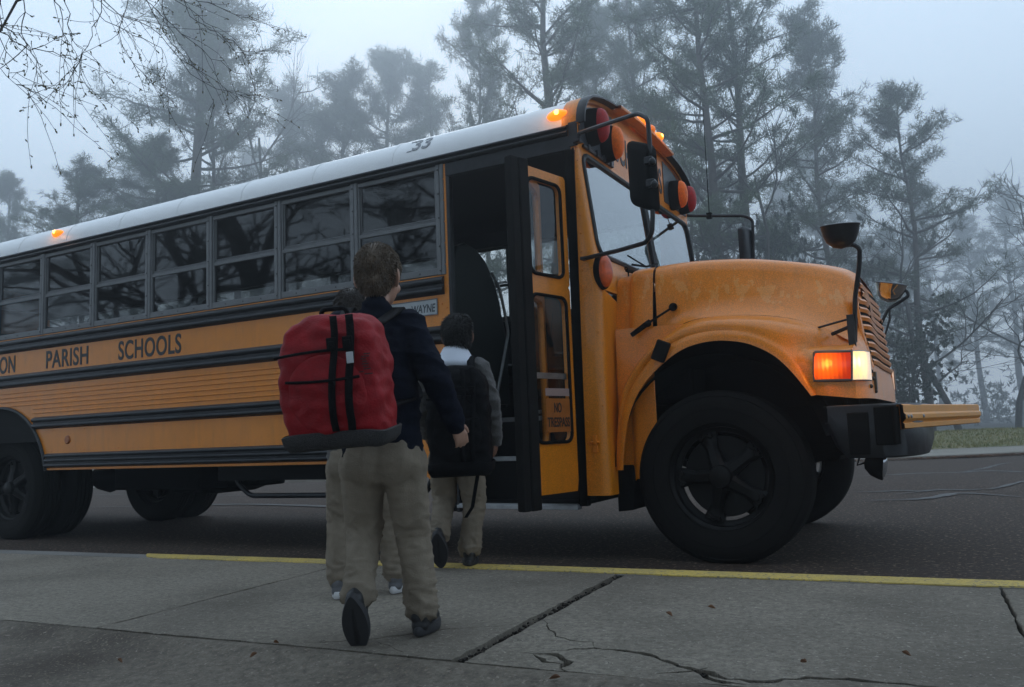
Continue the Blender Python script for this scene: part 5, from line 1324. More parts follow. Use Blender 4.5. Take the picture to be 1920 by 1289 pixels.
        for h_, kk in ((-.048, 1.0), (-.056, 1.05), (-.072, 1.05), (-.078, 1.0)):
            row = []
            for t2 in np.linspace(0, 6.2832, 33)[:-1]:
                f = .047+.104*math.cos(t2)*kk; wd_ = (.036+.006*math.cos(t2)-.006*math.cos(2*t2))*kk; row.append(S(f, wd_*math.sin(t2), h_))
            rows.append(row)
        g = MB(); g.grid(rows, closed=True); g.f.append(tuple(range(32))); g.f.append(tuple(range(96, 128))); g.build('sole', shoes[1], sh, smooth=True, sharp=50)
    if collar:
        g = MB(); n0 = V['neck']+Vector((0, 0, .012)); rows = []
        for rr_, z in ((.050, .040), (.058, .046), (.074, .018), (.098, -.030), (.112, -.062), (.108, -.062)):
            rows.append([n0+Vector((rr_*math.sin(t2)*1.02, -rr_*math.cos(t2), z-.006*math.cos(t2)-.010*abs(t2)*.8)) for t2 in np.linspace(-2.5, 2.5, 30)])
        g.grid(rows); g.build('collar', collar, root, smooth=True, sharp=180, solid=.003)
    return root, V
def pack(name, label, base, rot, size, m, band, group=None, two=True, marks=True, straps=None, dangle=None):
    """rucksack: rounded main bag, front pocket, band round the foot, zips and webbing"""
    W_, D_, Hh = size; root = empty(name, base, rot); tag(root, label, 'backpack', group)
    g = MB()
    secs = [(-.50, .86, .80), (-.47, .96, .95), (-.30, 1.0, 1.0), (0, 1., 1.0), (.25, .97, .92), (.38, .88, .80), (.46, .70, .62), (.50, .45, .40)]
    rows = []
    for z, kx, ky in secs:
        rows.append([(math.copysign(abs(math.cos(a))**.32, math.cos(a))*W_/2*kx, math.copysign(abs(math.sin(a))**.42, math.sin(a))*D_/2*ky, z*Hh) for a in np.linspace(0, 6.2832, 41)[:-1]])
    g.grid(rows, closed=True); g.f.append(tuple(range(40))); g.f.append(tuple(range(280, 320)))
    # front pocket swells out of the bag
    rows = []
    for z, kx, y in ((-.40, .80, -.42), (-.37, .86, -.58), (-.2, .88, -.66), (.02, .88, -.62), (.12, .85, -.56), (.155, .78, -.42)):
        rows.append([(x_*W_/2*kx, (y-.05*math.cos(x_*1.5))*D_ if abs(x_) < 1 else -.30*D_, z*Hh) for x_ in np.linspace(-1, 1, 15)])
    g2 = MB(); g2.grid(rows)
    for r_ in (rows[0], rows[-1]): pass
    def cf(c, n): return .009*nz(c, (10, 10, 10))+.006*nz(c, (24, 24, 36), 3)-.012*abs(nz(c+Vector((c.z*.5, 0, 0)), (7, 7, 16), 8))
    main = fuse(g, 'main_bag', m, root, .009, 3, cf)
    g = MB(); g.ball((0, -.44*D_, -.10*Hh), (W_*.40, D_*.17, Hh*.31), 24, 16)
    pk = fuse(g, 'front_pocket', m, root, .009, 4, cf)
    g = MB(); rows = []
    for z, e in ((-.515, .84), (-.51, .92), (-.47, 1.01), (-.400, 1.045), (-.39, 1.01)):
        rows.append([(math.copysign(abs(math.cos(a))**.32, math.cos(a))*W_/2*e, math.copysign(abs(math.sin(a))**.42, math.sin(a))*D_/2*e, z*Hh+.004*math.sin(a*3)) for a in np.linspace(0, 6.2832, 41)[:-1]])
    g.grid(rows, closed=True); g.f.append(tuple(range(40))); g.build('foot_band', band, root, smooth=True, sharp=60)
    # zips and webbing run over the bag
    def fy(x_, z): 
        e = max(0, 1-(x_/(W_*.42))**2-((z+.10*Hh)/(Hh*.30))**2); return min(-.44*D_-D_*.17*math.sqrt(e), -.5*D_*(1-max(0, z/Hh-.2)*.75)) - .006
    for pts, nm in (([(x_, fy(x_, .185*Hh), .185*Hh+.014*math.cos(x_*8)) for x_ in np.linspace(-W_*.46, W_*.30, 14)], 'zip'), ([(x_, fy(x_, -.02*Hh+0)-.002, .02*Hh-.01*math.cos(x_*9)) for x_ in np.linspace(-W_*.36, W_*.34, 12)], 'zip')):
        if marks or nm: g = MB(); g.tube(pts, .0045, 6); g.build(nm, 'packblack', root, smooth=True)
    for x_, w2 in ((W_*.10, .022), (W_*.25, .024)):
        zs = np.linspace(.47*Hh, -.38*Hh, 14); rows = [[(x_+dx+.008*math.sin(z*11), fy(x_, z)-.003-.002*(dx == 0), z) for dx in (-w2/2, 0, w2/2)] for z in zs]
        g = MB(); g.grid(rows); wb = g.build('webbing', 'packblack', root, smooth=True, solid=.003)
        g = MB(); z = .26*Hh; g.box((x_, fy(x_, z)-.008, z), (.032, .008, .040)); g.box((x_, fy(x_, z)-.013, z), (.022, .006, .018)); g.build('buckle', 'packblack', wb, bevel=.003)
    if marks: g = MB(); g.tube(bend([(-.045, .02, Hh*.47), (-.04, .01, Hh*.55), (.04, .01, Hh*.55), (.045, .02, Hh*.47)], .02), .008, 8); g.build('grab_loop', 'packblack', root, smooth=True)
    if marks:
        g = MB(); g.box((W_*.27, fy(W_*.27, .15*Hh)-.012, .15*Hh), (.022, .004, .034)); g.build('tag', 'lace', root, bevel=.002)
        g = MB(); rr = random.Random(2)
        for k in range(9): g.box((W_*.38+rr.uniform(-.012, .012), fy(W_*.38, .10*Hh)+.004, .02*Hh+.0075*k), (rr.uniform(.012, .026), .002, .0032))
        g.build('embroidered_mark', 'mesh', root)
    if straps:
        br, V_, xs_2 = straps
        def mw(o): return Matrix.Translation(o.location) @ o.rotation_euler.to_matrix().to_4x4()
        T_ = mw(root).inverted() @ mw(br)
        for s_, k in ((-1, 'L'), (1, 'R')):
            sh = V_['sh'+k]; q = lambda dx, y, z: T_ @ (sh+Vector((-s_*dx, y, z)))
            pts = [Vector((s_*.06+xs_2, D_*.40, Hh*.40)), q(.035, -.060, .045), q(.030, -.005, .066), q(.030, .055, .040), q(.030, .085, -.05), q(.020, .095, -.16), q(-.015, .06, -.24), q(-.01, -.05, -.26), Vector((s_*W_*.36, D_*.38, -Hh*.25))]
            P = [Vector(p) for p in spline([tuple(p) for p in pts], 34)]; rows = []; sd0 = T_.to_3x3() @ Vector((1, 0, 0))
            for i, p in enumerate(P):
                t_ = (P[min(i+1, 33)]-P[max(i-1, 0)]).normalized(); sd = (sd0-t_*sd0.dot(t_)); sd = sd.normalized() if sd.length > .2 else Vector((0, 0, 1)); rows.append([p-sd*.020, p, p+sd*.020])
            g = MB(); g.grid(rows); g.build('shoulder_strap', 'packblack', root, smooth=True, solid=.009)
    if dangle:
        g = MB(); g.grid([[(x-.009, y, z), (x+.009, y, z)] for x, y, z in dangle]); g.build('loose_strap', 'packblack', root, smooth=True, solid=.003)
    return root
# the boy in front: right foot down, left heel lifted behind him, both arms swinging
b1 = GW(742, 1192, .13)
hA = .42
boy1, V1 = person('boy with short light brown hair in a dark jacket and khaki trousers, walking in front', (b1.x, b1.y, .131), hA,
    dict(head=(-.036, .045, 1.235), neck=(-.040, .012, 1.135), shL=(-.165, .010, 1.060), shR=(.070, .022, 1.055), elL=(-.215, -.02, .865), wrL=(-.215, .09, .72), elR=(.172, -.035, .862), wrR=(.222, .035, .708),
         hipL=(-.100, 0, .600), hipR=(.045, 0, .600), knL=(-.112, .050, .345), anL=(-.094, -.115, .150), knR=(.062, .035, .340), anR=(.092, .0, .084), toeL=(0., .42, -.90), upL=(0, .9, .42), toeR=(.10, 1, 0), hem=(-.03, 0, .585), hdR=(.30, .35, -.85), pnR=(-.5, .7, .1)),
    'skin', 'hairfair', 'navy', 'jacket', hair_len=.011, hair_n=15000, headturn=-.10)
p_ = CAM+ray(634, 712)*2.56
# strap paths are in the bag's own space
pack('red_backpack', 'big red backpack with black webbing and a dark foot band, worn by one boy', p_, (R(5), R(-2), hA-.10), (.335, .205, .405), 'red', 'mesh',
     straps=(boy1, V1, .05))
# the smaller dark haired boy stepping off the kerb
b2 = GW(868, 1062, .13)
boy2, V2 = person('boy with short black hair, white collar and grey sleeves, stepping off the kerb', (b2.x, b2.y, .131), .42,
    dict(head=(.012, .03, 1.185), neck=(.0, .0, 1.085), shL=(-.130, 0, 1.005), shR=(.125, .0, 1.01), elL=(-.19, .01, .82), wrL=(-.195, .12, .69), elR=(.178, -.02, .840), wrR=(.190, .03, .640),
         hipL=(-.080, 0, .575), hipR=(.050, 0, .575), knL=(-.095, .060, .345), anL=(-.100, -.085, .175), knR=(.070, .030, .325), anR=(.035, .01, .082), toeL=(0, .45, -.85), upL=(0, .9, .45), toeR=(-.06, 1, 0), hdR=(.0, .1, -1), pnR=(-.95, .2, 0)),
    'skin2', 'hairdark', 'greyknit', 'sweater', hair_len=.022, hair_n=9000, collar='shirt', curly=.5, headturn=.12)
p_ = CAM+ray(862, 787)*4.06
pack('black_backpack', 'plain black backpack with a hanging strap on the boy who steps off the kerb', p_, (R(2), 0, .42), (.315, .20, .53), 'packblack', 'packblack', marks=False,
     straps=(boy2, V2, 0), dangle=[(.09, -.04, -.24), (.075, -.07, -.32), (.055, -.08, -.42), (.02, -.08, -.47)])
# the third boy, nearly hidden by the first
b3 = GW(688, 1118, .13)
boy3, V3 = person('boy in grey and white trainers, almost hidden behind the boy with the red backpack', (b3.x, b3.y, .131), .40,
    dict(head=(-.030, .03, 1.215), neck=(-.030, .0, 1.11), shL=(-.150, 0, 1.03), shR=(.09, .0, 1.03), elL=(-.185, -.01, .84), wrL=(-.150, .10, .70), elR=(.13, -.02, .840), wrR=(.10, .09, .69),
         hipL=(-.085, 0, .575), hipR=(.045, 0, .575), knL=(-.112, .010, .33), anL=(-.108, -.03, .082), knR=(.085, .06, .33), anR=(.118, .06, .082), toeL=(-.05, 1, 0), toeR=(.1, 1, 0)),
    'skin', 'hairbrown', 'greyknit', 'jacket', hair_len=.024, hair_n=7000, shoes=('shoegrey', 'solewhite'))

# ================================================================== TREES
M['needle'] = mat('pine needles', (.105, .150, .062), rough=.75, noise=.4, nscale=.8, col2=(.050, .082, .034))
M['needle2'] = mat('pale pine needles', (.13, .165, .088), rough=.8, noise=.4, nscale=.8, col2=(.045, .065, .035))
M['bark'] = mat('pine bark', (.085, .065, .050), rough=.9, noise=.4, nscale=3, col2=(.04, .03, .025))
M['greybark'] = mat('grey bark', (.075, .068, .058), rough=.9, noise=.4, nscale=4, col2=(.035, .03, .026))
M['hollyleaf'] = mat('evergreen leaves', (.030, .050, .022), rough=.5, noise=.5, nscale=1.5, col2=(.014, .025, .012))
class TB:
    """fast tree builder with numpy triangles"""
    def __init__(s, seed): s.r = np.random.default_rng(seed); s.w = MB(); s.tri = []
    def limb(s, path, r0, r1, n=5): s.w.tube([Vector(p) for p in path], list(np.linspace(r0, r1, len(path))), n, False)
    def tufts(s, C, D, n, L, wd, spread=.9):
        """C: (m,3) centres, D: (m,3) directions"""
        C = np.repeat(np.array(C), n, 0); D = np.repeat(np.array(D), n, 0); m = len(C); r = s.r
        d = D+r.normal(size=(m, 3))*spread; d /= np.linalg.norm(d, axis=1)[:, None]
        o = C+r.normal(size=(m, 3))*L*.22
        q = np.cross(d, r.normal(size=(m, 3))); q /= np.linalg.norm(q, axis=1)[:, None]+1e-9
        l_ = L*(.6+.6*r.random(m))[:, None]; w_ = wd*(.6+.8*r.random(m))[:, None]
        s.tri.append(np.stack([o-q*w_, o+q*w_, o+d*l_], 1))
    def finish(s, name, leafm, barkm, label, cat, group, loc, rotz=0, sc=1.):
        root = empty(name, loc, (0, 0, rotz)); root.scale = (sc, sc, sc)
        tag(root, label, cat, group)
        s.w.build('trunk', barkm, root, smooth=True, sharp=180, clean=False)
        if s.tri:
            T = np.concatenate(s.tri); n = len(T); me = bpy.data.meshes.new('crown')
            me.vertices.add(3*n); me.vertices.foreach_set('co', T.reshape(-1)); me.loops.add(3*n); me.loops.foreach_set('vertex_index', np.arange(3*n, dtype=np.int32))
            me.polygons.add(n); me.polygons.foreach_set('loop_start', np.arange(0, 3*n, 3, dtype=np.int32)); me.update(); me.validate()
            me.materials.append(M[leafm]); c = bpy.data.objects.new('crown', me); COL.objects.link(c); c.parent = root
        return root
def pine(seed, H=18, first=.35, spread=3.2, r0=.24, dens=1., lean=0., droop=.0, gap=.0):
    """loblolly pine: bare lower trunk, irregular tiers of upswept limbs with needle clumps"""
    t = TB(seed); r = t.r
    tp = [np.array((lean*H*(k/10)**1.3+.12*math.sin(k*1.3+seed), .10*math.sin(k*.9+seed*2), H*k/10-.6*(k == 0))) for k in range(11)]
    t.limb(tp, r0, r0*.12, 9)
    def trunk_at(z):
        k = min(9.999, max(0, z/H*10)); i = int(k); return tp[i]*(1-(k-i))+tp[i+1]*(k-i)
    C, D = [], []
    nl = int(46*dens); z = first*H
    for i in range(nl):
        f = i/nl; z = H*(first+(1-first)*(f**.92))+r.normal()*.2
        z = min(z, H*.985)
        a = r.random()*6.283; rel = (z/H-first)/(1-first)
        L = spread*(.45+.75*math.sin(math.pi*min(1, .18+rel*.80)))*(.6+.65*r.random())*(1-.55*rel)
        if rel < .12 and r.random() < .4: L *= .6
        el = -.05+.75*rel+r.normal()*.18-droop
        b = trunk_at(z); dv = np.array((math.cos(a)*math.cos(el), math.sin(a)*math.cos(el), math.sin(el)))
        P = [b]; n = 6
        for k in range(1, n+1):
            dv = dv+np.array((r.normal()*.14, r.normal()*.14, .09+r.normal()*.08)); dv /= np.linalg.norm(dv); P.append(P[-1]+dv*L/n)
        t.limb(P, .022+.012*L, .010, 5)
        bare = .30 if rel < .5 else .15
        for k in range(1, n+1):
            if k/n < bare: continue
            for q in range(3 if k < n else 4):
                sd = dv+r.normal(size=3)*.75; sd[2] = abs(sd[2])*.5+.1*r.normal(); sd /= np.linalg.norm(sd); sl = (.35+.75*r.random())*(.5+.25*L/2)
                e = P[k]+sd*sl; mid = (P[k]+e)/2+r.normal(size=3)*.06
                t.limb([P[k], mid, e], .014, .005, 3)
                for c in (e, e*.55+P[k]*.45, mid+r.normal(size=3)*.12):
                    if r.random() < .86-gap: C.append(c); D.append(sd*.5+np.array((0, 0, .35)))
    # a few dead stubs under the crown
    for i in range(9):
        z = H*first*(.45+.5*r.random()); a = r.random()*6.283; b = trunk_at(z); L = .5+1.4*r.random()
        t.limb([b, b+np.array((math.cos(a), math.sin(a), .1))*L*.5, b+np.array((math.cos(a+.2), math.sin(a+.2), .0))*L], .025, .006, 4)
    t.tufts(C, D, 17, .32, .0120, .95)
    return t
def bare(seed, H=12, r0=.16, spread=3.5, leaves=0, first=.25):
    t = TB(seed); r = t.r; C, D = [], []
    def grow(p, d, L, rad, lvl):
        P = [p]; n = 5
        for k in range(n):
            d = d+r.normal(size=3)*.16+np.array((0, 0, .05)); d = d/np.linalg.norm(d); P.append(P[-1]+d*L/n)
        t.limb(P, rad, rad*.45, 7 if lvl == 0 else (5 if lvl == 1 else 3))
        if lvl >= 3:
            if leaves: C.extend(P[2:]); D.extend([d]*len(P[2:]))
            return
        m = (9, 6, 5)[lvl]
        for i in range(m):
            k = first*n+(n-first*n)*(i+r.random()*.6)/m if lvl == 0 else n*(.2+.8*(i+r.random())/m)
            k = min(k, n-.01); q = P[int(k)]*(1-(k-int(k)))+P[int(k)+1]*(k-int(k))
            s_ = r.normal(size=3); s_ -= d*s_.dot(d); s_ /= np.linalg.norm(s_); nd = d*(.45 if lvl == 0 else .7)+s_*(.85 if lvl == 0 else .7); nd[2] += .12; nd /= np.linalg.norm(nd)
            grow(q, nd, L*(.42 if lvl == 0 else .55)*(.7+.5*r.random()), rad*(.42 if lvl == 0 else .5), lvl+1)
    grow(np.array((0, 0, -.5)), np.array((.0, 0, 1.)), H, r0, 0)
    if leaves: t.tufts(C, D, leaves, .16, .028, 1.3)
    return t
def shrub(seed, H=4., W_=2.2, n=650, leaf=.09):
    t = TB(seed); r = t.r; C, D = [], []
    for i in range(7):
        a = r.random()*6.283; P = [np.array((.1*math.cos(a), .1*math.sin(a), -.4))]; d = np.array((.35*math.cos(a), .35*math.sin(a), 1.))
        for k in range(6): d = d+r.normal(size=3)*.16; d /= np.linalg.norm(d); P.append(P[-1]+d*H/6.6)
        t.limb(P, .05, .01, 5)
        for k in range(2, 7):
            for q in range(5):
                s_ = r.normal(size=3); s_[2] *= .5; s_ /= np.linalg.norm(s_); e = P[k]+s_*W_*(.25+.35*r.random()); t.limb([P[k], e], .014, .005, 3)
                for m in range(5): C.append(P[k]+(e-P[k])*(.35+.7*r.random())+r.normal(size=3)*.18); D.append(s_)
    t.tufts(C, D, 16, leaf, leaf*.38, 1.5)
    return t
DK = 1.66      # how much farther than the first guess the wood stands
def tree_at(px, depth, zb=-.3):
    depth *= DK
    """foot of a tree whose trunk crosses column px, at this distance"""
    d = ray(px, 800); k = depth/1.0; p = CAM+d*k; return (p.x, p.y, zb)
def put(src, name, label, cat, group, loc, rotz, sc):
    r_ = src.copy(); COL.objects.link(r_); r_.location = loc; r_.rotation_euler = (0, 0, rotz); r_.scale = (sc[0], sc[0], sc[1]) if isinstance(sc, tuple) else (sc,)*3
    r_['label'] = label; r_['category'] = cat
    if group: r_['group'] = group
    for ch in KIDS[src.name]:
        c = ch.copy(); COL.objects.link(c); c.parent = r_
    return r_
KIDS = {}
def first_tree(t, name, leafm, barkm, label, cat, group, loc, rotz, sc):
    o = t.finish(name, leafm, barkm, label, cat, group, loc, rotz, 1.)
    o.scale = (sc[0], sc[0], sc[1]) if isinstance(sc, tuple) else (sc,)*3
    KIDS[o.name] = [c for c in bpy.data.objects if c.parent == o]; return o
GP = 'pines standing in the fog beyond the road'
HN_ = {}
def horizon(px): return 818-.0447*(px-960)
def fit(src, px, dp, ytop, wpx):
    dp *= DK; H, sp = HN_[src]; sz = (.78+.3+dp*(horizon(px)-ytop)/FPX*1.03)/H; return (wpx*dp/FPX/(2*sp), sz)
def tree(src, px, dp, ytop, wpx, label, rot, grp=GP, name='pine_tree', cat='pine tree'):
    return put(src, name, label, cat, grp, tree_at(px, dp), rot, fit(src.name, px, dp, ytop, wpx))
def proto(t, H, sp, px, dp, ytop, wpx, label, rot, leafm, barkm='bark', grp=GP, name='pine_tree', cat='pine tree'):
    o = first_tree(t, name, leafm, barkm, label, cat, grp, tree_at(px, dp), rot, 1.); HN_[o.name] = (H, sp); o.scale = (fit(o.name, px, dp, ytop, wpx)[0],)*2+(fit(o.name, px, dp, ytop, wpx)[1],); return o
PA = proto(pine(1, 19, .33, 3.4, .25, 1.2, gap=.10), 19, 3.9, 1368, 30, -230, 430, 'tall dark pine whose trunk stands just right of the antenna, nearest of the pines', 1.1, 'needle')
PB = proto(pine(2, 21, .28, 3.3, .27, 1.25, gap=.12), 21, 3.8, 1062, 34, -260, 440, 'tall pine behind the front roof edge of the bus, crown leaving the photo', .3, 'needle')
PC = proto(pine(3, 15, .22, 3.6, .20, 1.05, gap=.16, droop=.12), 15, 4.2, 1746, 33, 168, 360, 'open pine with long level limbs, the rightmost pine with a clear trunk', 2.2, 'needle2')
PD = proto(pine(4, 17, .25, 2.7, .18, 1.15, gap=.16), 17, 3.1, 1578, 38, 20, 300, 'feathery pale pine above the front crossview mirror, its trunk left of the mirror', .8, 'needle2')
tree(PB, 1430, 32, -200, 380, 'dark pine with a straight trunk, second to the right of the antenna', 3.9)
tree(PB, 372, 40, -130, 500, 'big pale pine at upper left, standing behind the budding twigs', 2.5)
tree(PD, 398, 41, -40, 260, 'slim second trunk right beside the big pale pine at upper left', 5.0)
tree(PB, 1225, 42, -60, 320, 'pine filling the gap between the bus roof and the antenna', 2.0)
tree(PC, 925, 46, -40, 300, 'grey pine left of the tall pine behind the roof edge', .5)
tree(PA, 745, 60, 98, 330, 'pine with the highest crown in the clump over the middle of the bus roof', 1.5)
tree(PD, 660, 55, 140, 320, 'left shoulder pine of the clump over the middle of the bus roof', 3.3)
tree(PB, 830, 60, 120, 300, 'lower pine between the roof clump and the tall pine on its right', 4.1)
tree(PD, 560, 62, 175, 300, 'lowest pine of the clump, just right of the big pale pine', 1.0)
tree(PA, 8, 50, 335, 170, 'faint pine at the left edge of the photo, low behind the bus roof', .2)
tree(PA, 1150, 48, 0, 300, 'dim pine just right of the tall pine behind the roof edge', 2.6)
GF = 'faint pines of the wood deep in the fog'
rr = random.Random(21); k = 0
for px, dp in ((1560, 85), (1640, 95), (1700, 80), (1770, 94), (1850, 90), (1925, 84), (2040, 80), (1500, 92), (1400, 88), (1300, 95), (1180, 90), (700, 95), (480, 90), (250, 85), (120, 75), (-60, 70), (-200, 60), (2200, 65)):
    tree((PA, PB, PC, PD)[k % 4], px, dp, rr.uniform(330, 470) if px > 1600 else rr.uniform(250, 420), rr.uniform(180, 260), 'faint grey pine, hardly more than a shade in the fog behind the nearer pines', rr.random()*6, GF); k += 1
GS = 'evergreen undergrowth'
SA = proto(shrub(5, 4.6, 2.4), 4.6, 1.9, 1700, 27, 560, 190, 'dark leafy evergreen shrub behind the front end of the bus', .5, 'hollyleaf', 'greybark', GS, 'evergreen_shrub', 'shrub')
tree(PB, 135, 38, 318, 330, 'low rounded evergreen at far left behind the bus roof', 2.0, GS, 'evergreen_shrub', 'shrub')
tree(PA, 290, 39, 265, 330, 'evergreen thicket at the foot of the big pale pine', 4.0, GS, 'evergreen_shrub', 'shrub')
tree(SA, 1535, 31, 345, 190, 'dark evergreen between the two dark pine trunks and the crossview mirror', 3.0, GS, 'evergreen_shrub', 'shrub')
tree(SA, 1270, 33, 330, 260, 'evergreen seen right behind the windshield', 1.0, GS, 'evergreen_shrub', 'shrub')
GB = 'leafless trees in the fog'
BA = proto(bare(9, 7.5, .09, 3, 0), 7.5, 2.6, 1805, 29, 470, 420, 'leafless tree with long crooked twigs at lower right, behind the crossing arm', 1.0, 'needle', 'greybark', GB, 'bare_tree', 'tree')
for px, dp, yt, wp, lab, ro in ((1490, 30, 300, 300, 'leafless sapling in front of the dark pine trunks, seen over the hood', 2.4), (1905, 33, 420, 380, 'leafless sapling near the right edge of the photo', 4.4), (520, 45, 170, 300, 'leafless tree between the big pale pine and the roof clump', .7), (1300, 33, 280, 320, 'leafless tree over the hood, left of the antenna', 3.3)):
    tree(BA, px, dp, yt, wp, lab, ro, GB, 'bare_tree', 'tree')
# trees on the photographer's side: the bus windows mirror them and they keep the near side in shade
GR = 'pines behind the photographer, mirrored in the bus windows'
for i, (x, y, sx, sz) in enumerate(((-6.0, -10.2, 1.9, 2.2), (-.8, -10.2, 2.0, 2.0), (4.2, -9.6, 1.9, 1.9), (10.5, -9.5, 2.2, 2.3))):
    put((PA, PB)[i % 2], 'pine_tree', 'low dense pine on the near side of the road, seen only as a reflection', 'pine tree', 'low pines behind the photographer', (x, y, -.1), i*1.1, (sx*.55, sz*.27))
for i, (x, y, sc_) in enumerate(((4, -14, .95), (9, -17, 1.1), (15, -13, 1.), (21, -19, 1.1), (2, -24, 1.2), (13, -27, 1.2), (32, -13, 1.1), (-48, -24, 1.1))):
    put((PA, PB)[i % 2], 'pine_tree', 'dark pine on the near side of the road, seen only as a reflection', 'pine tree', GR, (x, y, -.4), i*1.7, (sc_*1.7, sc_))
BB = proto(bare(31, 10, .26, 3, 0, first=.15), 10, 3.4, 100, 20, 100, 100, 'big leafless tree on the near side of the road, reflected in the windows', 0, 'needle', 'greybark', 'leafless trees behind the photographer', 'bare_tree', 'tree')
BB.location = (-9.5, -8.5, -.2); BB.scale = (1.25, 1.25, 1.); BB.rotation_euler = (0, 0, .6)
for i, (x, y, sc_) in enumerate(((-15.5, -11, 1.15),)):
    o = put(BB, 'bare_tree', 'leafless tree on the near side of the road, seen only as a reflection', 'tree', 'leafless trees behind the photographer', (x, y, -.3), 1.3*i+2, (sc_*1.2, sc_))
# the budding branch that hangs into the top left corner, on a tree left of the camera
M['bud'] = mat('opening buds', (.115, .105, .035), rough=.7, noise=.4, nscale=30)
root = empty('budding_tree', (-3.2, -6.6, .0)); tag(root, 'near tree whose fine twigs with opening buds hang into the top left corner', 'tree')
O_ = Vector((-3.2, -6.6, 0)); rr = random.Random(77)
g = MB(); tr_ = [Vector((0, 0, -.2)), Vector((.05, .03, 1.2)), Vector((.12, .1, 2.4)), Vector((.3, .3, 3.6)), Vector((.2, .4, 5.)), Vector((.4, .6, 6.6))]
g.tube(tr_, [.17, .15, .13, .10, .07, .03], 10)
tk = g.build('trunk', 'greybark', root, smooth=True, sharp=180)
def W3(px, py, dist): return CAM+ray(px, py)*dist-O_
limb1 = spline([tr_[3], (tr_[3]*.4+W3(-150, -420, 3.6)*.6), W3(60, -330, 3.6), W3(330, -240, 3.9), W3(520, -120, 4.3)], 20)
limb2 = spline([tr_[2], W3(-500, -300, 3.0), W3(-260, -190, 3.2), W3(-40, -90, 3.3), W3(60, -10, 3.4)], 18)
limb3 = spline([tr_[3], W3(-420, -500, 4.4), W3(-60, -330, 4.6), W3(160, -160, 4.7), W3(300, -60, 4.8)], 18)
for lb, r0 in ((limb1, .05), (limb2, .04), (limb3, .04)):
    g = MB(); g.tube([Vector(p) for p in lb], list(np.linspace(r0, .008, len(lb))), 6, False); g.build('limb', 'greybark', root, smooth=True, sharp=180, clean=False)
g = MB(); gb = MB()
def bud(p, d, s_):
    q = d.to_track_quat('Z', 'Y').to_matrix(); gb.ball(p, (s_*.36, s_*.36, s_*.8), 5, 4, q)
def twig(pts2, d0, d1, r_, n=16, forks=5, lvl=0):
    P = [W3(x, y, d0+(d1-d0)*i/(len(pts2)-1)) for i, (x, y) in enumerate(pts2)]
    P = [Vector(p) for p in spline([tuple(p) for p in P], n)]
    P = [p+Vector([rr.gauss(0, .006) for _ in range(3)])*(0 < i < n-1) for i, p in enumerate(P)]
    g.tube(P, list(np.linspace(r_, r_*.35, n)), 4, False)
    for i in range(2, n):
        if rr.random() < (.55 if lvl else .5):
            d = Vector([rr.gauss(0, 1) for _ in range(3)]).normalized(); e = P[i]+d*.022+(P[i]-P[i-1])*.3; g.tube([P[i], e], [.0016, .0012], 3, False); bud(e, (e-P[i]).normalized(), rr.uniform(.005, .010))
            if rr.random() < .5: bud(e+d*.008, d, .006)
    if lvl < 2:
        for k in range(forks):
            i = rr.randrange(3, n-2); d = (P[i+1]-P[i-1]).normalized(); L = rr.uniform(.14, .42)*(1 if lvl == 0 else .6)
            s3 = Vector([rr.gauss(0, 1) for _ in range(3)]); s3 = (s3-d*s3.dot(d)).normalized(); s3.z -= .25; Q = [P[i]]; dv = (d*.75+s3*.55).normalized()
            m = 9
            for q in range(m): dv = (dv+Vector([rr.gauss(0, .10) for _ in range(3)])+Vector((0, 0, -.035))).normalized(); Q.append(Q[-1]+dv*L/m)
            g.tube(Q, list(np.linspace(r_*.5, .0009, m+1)), 3, False)
            for q in range(2, m+1):
                if rr.random() < .55: dd = Vector([rr.gauss(0, 1) for _ in range(3)]).normalized(); e = Q[q]+dd*.014; g.tube([Q[q], e], [.0013, .001], 3, False); bud(e, dd, rr.uniform(.005, .0095))
            bud(Q[-1], dv, .010)
TW = [([(120, -60), (130, 60), (150, 110), (100, 190)], 3.4, 3.4), ([(40, -60), (45, 30), (40, 100), (2, 130), (60, 180), (85, 198)], 3.3, 3.2), ([(0, 60), (45, 90), (80, 95), (140, 105), (180, 112)], 3.3, 3.5),
      ([(200, -60), (190, 0), (175, 60), (150, 110), (112, 190)], 3.6, 3.4), ([(250, -70), (230, 50), (235, 100), (290, 160), (330, 195)], 4.0, 3.9), ([(150, -60), (215, 20), (300, 60), (360, 140), (440, 178), (505, 190)], 4.0, 4.2),
      ([(210, -70), (270, 0), (340, 60), (400, 110), (450, 140), (520, 162)], 4.0, 4.3), ([(260, -60), (330, 0), (390, 45), (440, 95), (480, 110)], 4.1, 4.3), ([(300, -60), (360, -10), (420, 20), (470, 38), (494, 38)], 4.2, 4.4),
      ([(300, -50), (310, 30), (330, 70), (390, 170), (400, 205)], 4.0, 4.1), ([(170, -60), (180, 20), (240, 60), (310, 100), (300, 180)], 3.9, 3.9), ([(-40, 20), (20, 60), (60, 90), (75, 180)], 3.2, 3.2),
      ([(60, -50), (110, 10), (125, 100), (115, 190)], 3.3, 3.3), ([(340, -60), (350, 20), (400, 60), (440, 80), (470, 130)], 4.3, 4.3), ([(20, -60), (0, 30), (15, 120), (30, 150), (80, 185)], 3.1, 3.2),
      ([(100, -50), (180, 0), (230, 30), (330, 50), (440, 60)], 4.5, 4.6), ([(230, -60), (290, 30), (345, 110), (420, 165), (455, 210)], 4.5, 4.6)]
for pts2, d0, d1 in TW:
    # join each twig to the nearest limb
    a0 = W3(*pts2[0], d0); near = min([Vector(p) for lb in (limb1, limb2, limb3) for p in lb[8:]], key=lambda p: (p-a0).length)
    g.tube([near, near*.5+a0*.5+Vector((0, 0, .05)), a0], [.007, .005, .004], 4, False)
    twig(pts2, d0, d1, .0026, 18, 5)
